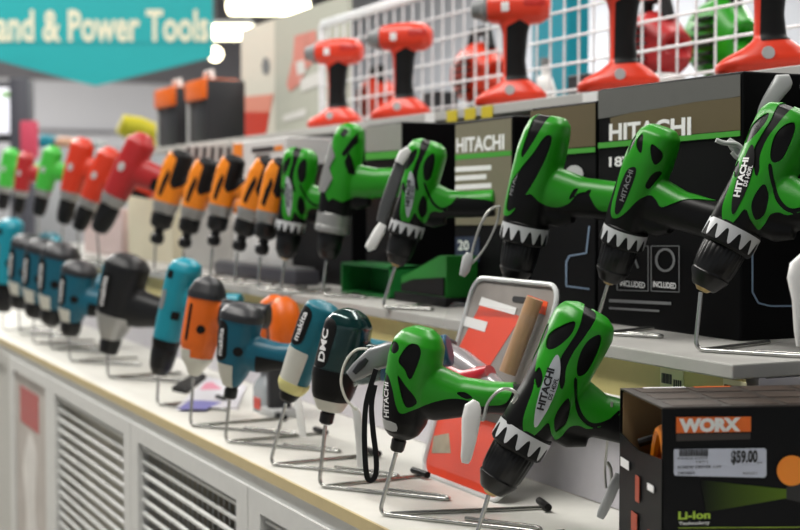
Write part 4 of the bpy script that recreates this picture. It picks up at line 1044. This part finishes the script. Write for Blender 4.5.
# ------------------------------------------------------------------ other goods on the lower deck
def quad_on(z, pts): return [onz(a, c, z) for a, c in pts]
r = thing('leaflet', 'white leaflet with pink and violet print lying behind the orange driver', 'leaflet')
q = quad_on(CTR, [(176, 410), (237, 410), (246, 388), (208, 379)]); MB().prism([(p.x, p.y) for p in q], (0, 0, CTR), (1, 0, 0), (0, 1, 0), .004).build('paper', mat('leaflet_paper', 'dcdbe2', .4), r, 0)
q = quad_on(CTR + .0042, [(178, 409), (205, 409.5), (222, 402), (190, 400)]); MB().prism([(p.x, p.y) for p in q], (0, 0, CTR + .0041), (1, 0, 0), (0, 1, 0), .0003).build('violet_print', mat('violet_ink', '7c7ab8', .5), r, 0)
q = quad_on(CTR + .0042, [(200, 390), (222, 389), (212, 382), (205, 383)]); MB().prism([(p.x, p.y) for p in q], (0, 0, CTR + .0041), (1, 0, 0), (0, 1, 0), .0003).build('pink_print', mat('pink_ink', 'd98aa0', .5), r, 0)
q = quad_on(CTR, [(172, 391), (186, 394), (206, 378.5), (196, 376)])
tag(MB().prism([(p.x, p.y) for p in q], (0, 0, CTR), (1, 0, 0), (0, 1, 0), .007).build('black_folder', BLACKR, None, 0), 'black folder lying on the lower deck beside the leaflet', 'folder')
p = onz(266, 412, CTR); r = thing('bottle_pack', 'grey translucent pack with red mark standing behind the teal driver', 'pack', p)
MB().rings([[(x, y, z) for x, y in rr(-.022 * s_, -.014 * s_, .022 * s_, .014 * s_, .008 * s_)] for z, s_ in ((0, 1), (.035, 1), (.044, .8), (.052, .45), (.058, .4))]).build('pack_body', mat('smoky_pack', 'a9b0b4', .25, alpha=.75), r)
MB().box((.004, -.0148, .014), (.026, .001, .016)).build('red_mark', REDO, r, 0)
MB().lathe([(.058, .011), (.066, .011)], 20).build('pack_cap', BLACKR, r)
p = onz(279, 322, CTR + .140) if False else ony(279, 322, .155); r = thing('orange_handle_tool', 'orange double lobed tool standing behind the teal drivers', 'tool', (p.x, p.y, CTR))
for k, dx in enumerate((-.023, .023)):
    b = MB(); b.rings(handle_rings([(dx * 1.1, .095, .012, .018), (dx * 1.15, .105, .019, .022), (dx, .140, .020, .023), (dx * .8, .158, .016, .019), (dx * .6, .167, .007, .009)])); b.build('orange_lobe', ORANGED, r)
MB().box((0, 0, .080), (.014, .034, .160), bev=.004).build('dark_spine', GREYD, r); MB().box((0, 0, .085), (.060, .036, .026), bev=.006).build('dark_body', BLACKR, r); MB().box((0, 0, .006), (.06, .04, .012), bev=.003).build('foot', GREYL, r)
# a few teal tools lying flat behind the far row
for k, (px, py, L, lb) in enumerate([(50, 262, .12, 'teal tool lying crosswise behind the far teal drivers')]):
    c = ony(px, py - 20, .19 if k < 2 else .18); r = thing('lying_tool', lb, 'tool', (c.x, c.y, CTR))
    hz = c.z - CTR
    b = MB(); b.rings(handle_rings([(-L * .9, hz, .010, .012), (-L * .4, hz + .004, .019, .02), (L * .2, hz + .004, .021, .02), (L * .6, hz, .018, .018), (L * .7, hz, .008, .01)])); b.build('housing', TEAL if k < 2 else NAVY, r)
    b = MB(); b.box((-L * .3, 0, (hz - .014) / 2), (.028, .028, hz - .014), bev=.006); b.box((-L * .3, 0, .006), (.06, .04, .012), bev=.003); b.build('grip', GREYD, r)

# ------------------------------------------------------------------ goods behind the wire grid
def blob_tool(px, py, y, m, sx, sz, name, label, cat):
    p = ony(px, py, y); r = thing(name, label, cat, (p.x, p.y, TH))
    pth = smoothpoly([(-sx, sz * .55, sz * .10, .02), (-sx * .9, sz * .56, sz * .24, .032), (-sx * .45, sz * .62, sz * .33, .042), (sx * .1, sz * .62, sz * .37, .045), (sx * .6, sz * .58, sz * .26, .038), (sx * .95, sz * .55, sz * .2, .03), (sx, sz * .55, sz * .1, .02)], 4, False)
    b = MB(); b.rings(handle_rings([tuple(q) for q in pth])); b.build('housing', m, r, 80)
    b = MB()
    for k in range(6): b.box((sx * .1, -.043, sz * (.42 + .075 * k)), (sx * (.9 - .08 * abs(k - 2.5)), .012, sz * .022))
    b.build('vent_slots', BLACKR, r, 0)
    MB().box((0, 0, .01), (sx * 1.7, .07, .02), bev=.006).build('base_plate', BLACKR, r)
    MB().box((sx * .3, 0, sz * .25), (sx * .8, .05, sz * .36), bev=.008).build('motor_block', GREYD, r)
    b = MB(); b.tube([(-sx * .5, 0, sz * .9), (-sx * .3, 0, sz * 1.12), (sx * .4, 0, sz * 1.12), (sx * .6, 0, sz * .9)], .011, 10); b.build('top_handle', BLACKR, r)
    return r
blob_tool(480, 60, .80, REDO, .07, .17, 'circular_saw', 'orange-red saw behind the wire grid left of the middle red drill', 'saw')
blob_tool(655, 50, .80, REDD, .06, .16, 'circular_saw', 'deep red saw behind the wire grid between two red drills', 'saw')
blob_tool(722, 30, .93, GREEN, .06, .19, 'circular_saw', 'green saw behind the wire grid above the big carton', 'saw')
blob_tool(377, 60, .84, REDO, .05, .15, 'circular_saw', 'orange-red saw behind the wire grid near its end post', 'saw')
p = ony(560, 60, .92); tag(MB().box((p.x, p.y, TH + .14), (.13, .05, .28), bev=.004).build('teal_carton', TEALB, None, 0), 'tall teal carton behind the wire grid', 'carton')
p = ony(545, 70, .74); r = thing('spray_bottle', 'small white bottle behind the wire grid beside the middle red drill', 'bottle', (p.x, p.y, TH))
MB().lathe([(0, .018), (.05, .019), (.07, .012), (.075, .007), (.09, .007)], 24).build('bottle_body', WHITE, r); MB().lathe([(.09, .009), (.104, .008)], 18).build('cap', GREYM, r)
for k, (px, m, h, lb) in enumerate([(660, WHITE, .045, 'low white carton lying behind the wire grid by the deep red saw'), (590, GREYD, .06, 'charcoal carton behind the wire grid beside the tall teal carton'), (440, GREYD, .07, 'charcoal carton behind the wire grid beside the orange-red saw')]):
    p = ony(px, 90, .72); tag(MB().box((p.x, p.y, TH + h / 2), (.06, .05, h), bev=.003).build('small_carton', m, None, 0), lb, 'carton')

# ------------------------------------------------------------------ boards and goods beyond the grid
SY = .72
x0, x1, x2 = ony(243, 60, SY).x, ony(277, 60, SY).x, ony(350, 60, SY).x
zt = 1.10 + .465; zb = TH
r = thing('sign_board', 'cream poster board with orange-red foot beyond the wire grid', 'sign')
M_CREAM = mat('cream_board', 'd8d4c6', .6); M_BOARD = mat('grey_green_board', 'b3b5a8', .6)
MB().box(((x0 + x1) / 2, SY, (zt + zb) / 2), (x1 - x0 - .002, .012, zt - zb)).build('board', M_CREAM, r, 0)
printed(r, 'orange_foot', REDO, [[(241, 112), (270, 112), (266, 136), (240, 138)]], SY - .0065); printed(r, 'pale_red_band', mat('pale_red_print', 'e0917c', .6), [[(243, 97), (274, 94), (270, 112), (241, 112)]], SY - .0065)
printed(r, 'dark_mark', GREYM, [[(266 + 4 * math.cos(a), 66 + 9 * math.sin(a)) for a in np.linspace(0, 2 * math.pi, 12)[:-1]]], SY - .0065)
r = thing('sign_board', 'grey-green poster board with a faded red picture beside the grid end post', 'sign')
MB().box(((x1 + x2) / 2, SY, (zt + zb) / 2), (x2 - x1 - .002, .012, zt - zb)).build('board', M_BOARD, r, 0)
printed(r, 'red_picture', mat('faded_red_print', 'cf8375', .6, var=.25, scale=20), [[(295, 36), (316, 30), (318, 58), (306, 70), (300, 84), (290, 92), (287, 84), (293, 60)]], SY - .0065)
printed(r, 'white_picture', mat('faded_white_print', 'd6d5d0', .6), [[(296, 62), (304, 60), (306, 72), (298, 76)], [(300, 80), (322, 70), (322, 84), (302, 92)], [(283, 116), (306, 108), (306, 116), (284, 122)]], SY - .0069)
for (px, w_, lb) in [(185, .17, 'orange topped dark tool case on the top shelf next to the yellow bag'), (217, .15, 'orange and black tool case with pale edge on the top shelf beside the cream board')]:
    p = ony(px, 140, .56); r = thing('tool_case', lb, 'case', (p.x, p.y, TH)); h = .155
    MB().box((0, 0, h / 2), (w_, .10, h), bev=.008).build('case_body', GREYD, r); MB().box((0, -.012, h - .024), (w_ * .96, .10, .05), bev=.006).build('case_lid', ORANGED, r); MB().box((-w_ * .46, -.051, h / 2), (.014, .006, h)).build('edge_strip', GREYL, r, 0)
    b = MB(); b.tube([(-.03, -.02, h), (-.026, -.02, h + .022), (.026, -.02, h + .022), (.03, -.02, h)], .006, 8); b.build('case_handle', WHITE, r)
def far_box(px0, py0, px1, py1, depth, thick, m, name, label, cat, bev=.01):
    a, c = atd(px0, py1, depth), atd(px1, py0, depth); w_ = (c - a).dot(cR); h = c.z - a.z
    o = MB().box((0, 0, h / 2), (w_, thick, h), bev=bev).build(name, m, None, 30)
    mid = (a + c) / 2; o.location = (mid.x, mid.y, a.z); o.rotation_euler = (0, 0, math.pi / 2 - YAW); return tag(o, label, cat)
o = far_box(-120, 160, 240, 330, 5.6, .5, mat('far_shelf_grey', '8f8f92', .6), 'far_shelf', 'low grey shelf unit standing far behind the display', 'shelf'); 
o.scale.z = 1.0; o.location.z = 0; me = o.data
ztop = atd(0, 150, 5.6).z
for v in me.vertices:
    v.co.z = ztop if v.co.z > .2 else 0.0
zt5 = ztop
def on_far(px0, px1, ytop, m, name, label, cat, depth=5.5, thick=.18, bev=.02):
    o = far_box(px0, ytop, px1, 150, depth, thick, m, name, label, cat, bev); o.location.z = zt5; return o
# yellow bag
c = atd(145, 150, 5.5); r = thing('yellow_bag', 'crumpled yellow bag lying on the far shelf', 'bag', (c.x, c.y, zt5))
b = MB(); q = [atd(a, y_, 5.5) - Vector((c.x, c.y, zt5)) for a, y_ in [(122, 136), (128, 128), (140, 130), (152, 133), (163, 136), (170, 140)]]
b.tube(q, [.03, .055, .05, .04, .04, .02], 12); b.box((0, 0, .02), (.10, .10, .04), bev=.01); b.build('bag_body', YELLOW, r)
on_far(40, 58, 137, TEALB, 'teal_box', 'teal box on the far shelf beside the pink cloth', 'box')
on_far(59, 76, 139, mat('peach_box', 'd9a283', .6), 'peach_box', 'peach coloured box on the far shelf', 'box')
on_far(84, 104, 142, GREYL, 'pale_box', 'pale grey box on the far shelf behind the red drills', 'box')
# kiosk at the left edge
r = thing('price_kiosk', 'dark upright kiosk with a lit white screen at the left edge', 'kiosk', (0, 0, 0))
def kbox(nm, x0, y0, x1, y1, depth, th, m, parent):
    a, c = atd(x0, y1, depth), atd(x1, y0, depth); mid = (a + c) / 2; R_ = Matrix.Rotation(math.pi / 2 - YAW, 3, 'Z')
    return MB().box(mid, ((c - a).dot(cR), th, c.z - a.z), R_, .006).build(nm, m, parent, 30)
kbox('post', 16, 80, 34, 640, 5.0, .10, mat('kiosk_dark', '3a3b45', .5), r); kbox('screen_frame', -30, 82, 20, 142, 4.96, .05, mat('kiosk_frame', '2b2c34', .5), r)
kbox('screen', -26, 88, 15, 134, 4.925, .02, mat('lit_screen', 'dfe0ea', .5, emit=.5), r); kbox('green_mark', 2, 92, 10, 97, 4.912, .01, mat('screen_green', '6fae4a', .5), r)
q = kbox('pink_panel', 21, 121, 38, 158, 4.9, .03, mat('pink_red_cloth', 'c0405a', .6), r)
# hanging banner
BD5 = 5.0; M_BAN = mat('banner_teal', '12a3a8', .55); 
def bp(px, py): v = atd(px, py, BD5); return v
o0 = atd(95, 30, BD5)
r = thing('hanging_banner', 'large teal hanging banner with cream serif-like lettering and a pointed lower edge', 'banner', o0)
loc5 = lambda px, py: ((px - 95) * BD5 / FPX, (30 - py) * BD5 / FPX)
bu = (cU - FLATF * 0).normalized()
b = MB(); b.prism([loc5(*p) for p in [(-23, 55), (95, 86), (213, 57), (213, -70), (-23, -70)]], (0, 0, 0), cR, (0, 0, 1), .004); cl = b.build('banner_cloth', M_BAN, r, 0)
MB().prism([loc5(*p) for p in [(-23, 42), (213, 42), (213, 44), (-23, 44)]][::-1], -FLATF * .0005, cR, (0, 0, 1), .0045).build('lower_seam', mat('banner_teal_seam', '0f8f96', .55), cl, 0)
t = MB(); f_ = -FLATF * .006
def btext(s, x0, y0, x1, y1, bold):
    a = loc5(x0, y0); c = loc5(x1, y1); put_text(t, s, f_ + cR * a[0] + Vector((0, 0, a[1])), cR, (0, 0, 1), c[0] - a[0], c[1] - a[1], bold)
btext('Hand & Power Tools', -22, 42, 209, 10, .028)
t.build('banner_lettering', mat('banner_cream', 'e6e2c8', .6), cl, 0)
b = MB()
for px in (-10, 200):
    a = loc5(px, -70); p = cR * a[0] + Vector((0, 0, a[1])); b.tube([p, Vector((p.x, p.y, 3.6 - o0.z))], .003, 6)
b.build('hanging_cord', GREYL, r)

# ------------------------------------------------------------------ lamps in the picture
LAMP = mat('lamp_glow', 'fff3cf', .5, emit=7.0)
def tube_lamp(px0, px1, py0, py1, depth, label):
    a, c = atd(px0, (py0 + py1) / 2, depth), atd(px1, (py0 + py1) / 2, depth); h = (py1 - py0) * depth / FPX; mid = (a + c) / 2; ln = (c - a).length
    r = thing('ceiling_light', label, 'ceiling light', mid, 'ceiling lights'); R_ = Matrix.Rotation(math.pi / 2 - YAW, 3, 'Z')
    MB().box((0, 0, h * .1), (ln, h * 1.1, h * .8), R_, h * .2).build('diffuser', LAMP, r); MB().box((0, 0, h * .62), (ln * 1.02, h * 1.2, h * .25), R_).build('housing', GREYL, r, 0)
    b = MB()
    for s in (-.4, .4):
        p = R_ @ Vector((ln * s, 0, h * .7)); b.tube([p, Vector((p.x, p.y, 3.6 - mid.z))], .008, 6)
    b.build('hanger_rod', GREYM, r)
tube_lamp(228, 309, 1, 17, 9.5, 'long warm white tube light nearest the top edge')
tube_lamp(203, 253, 26, 42, 12.0, 'shorter warm white tube light below the long one')
m_ = atd(215, 54, 12.5); r = thing('globe_light', 'small round globe light right of the banner point', 'ceiling light', m_, 'ceiling lights')
b = MB(); b.lathe([(.062 * math.cos(math.pi * k / 12) * -1, .062 * math.sin(math.pi * k / 12) + .0005) for k in range(13)], 24); b.build('globe', LAMP, r)
MB().tube([(0, 0, .06), (0, 0, 3.6 - m_.z)], .006, 6).build('hanger_rod', GREYM, r)

# ------------------------------------------------------------------ light
def area(name, loc, sx, sy, power, col=(1, .97, .92), rot=(0, 0, 0)):
    l = bpy.data.lights.new(name, 'AREA'); l.shape = 'RECTANGLE'; l.size = sx; l.size_y = sy; l.energy = power; l.color = col
    o = bpy.data.objects.new(name, l); COL.objects.link(o); o.location = loc; o.rotation_euler = rot; return o
for i, (x, y, p) in enumerate([(-1.4, -.7, 66), (-1.4, 1.7, 40), (-4.2, -.7, 58), (-4.2, 1.9, 40), (-7.5, 0, 150), (-11.5, 0, 330), (-3.0, 4.2, 130), (-9.5, 4.2, 130)]):
    area('store_and_fill_lamp', (x, y, 3.3), 2.4, .35, p)  # lamps near the side wall are added fill, lightening what shows behind the grid
wd_ = bpy.data.worlds.new('world'); SC.world = wd_; wd_.use_nodes = True
bg = wd_.node_tree.nodes['Background']; bg.inputs[0].default_value = (.92, .96, 1, 1); bg.inputs[1].default_value = .36

SC.view_settings.view_transform = 'Standard'
try: SC.view_settings.look = 'None'
except Exception: pass
SC.view_settings.exposure = 0.36; SC.view_settings.gamma = 1.0; SC.view_settings.use_curve_mapping = False
SC.cycles.max_bounces = 8; SC.cycles.transparent_max_bounces = 12
SC.cycles.caustics_reflective = False; SC.cycles.caustics_refractive = False
SC.cycles.sample_clamp_indirect = 4.0
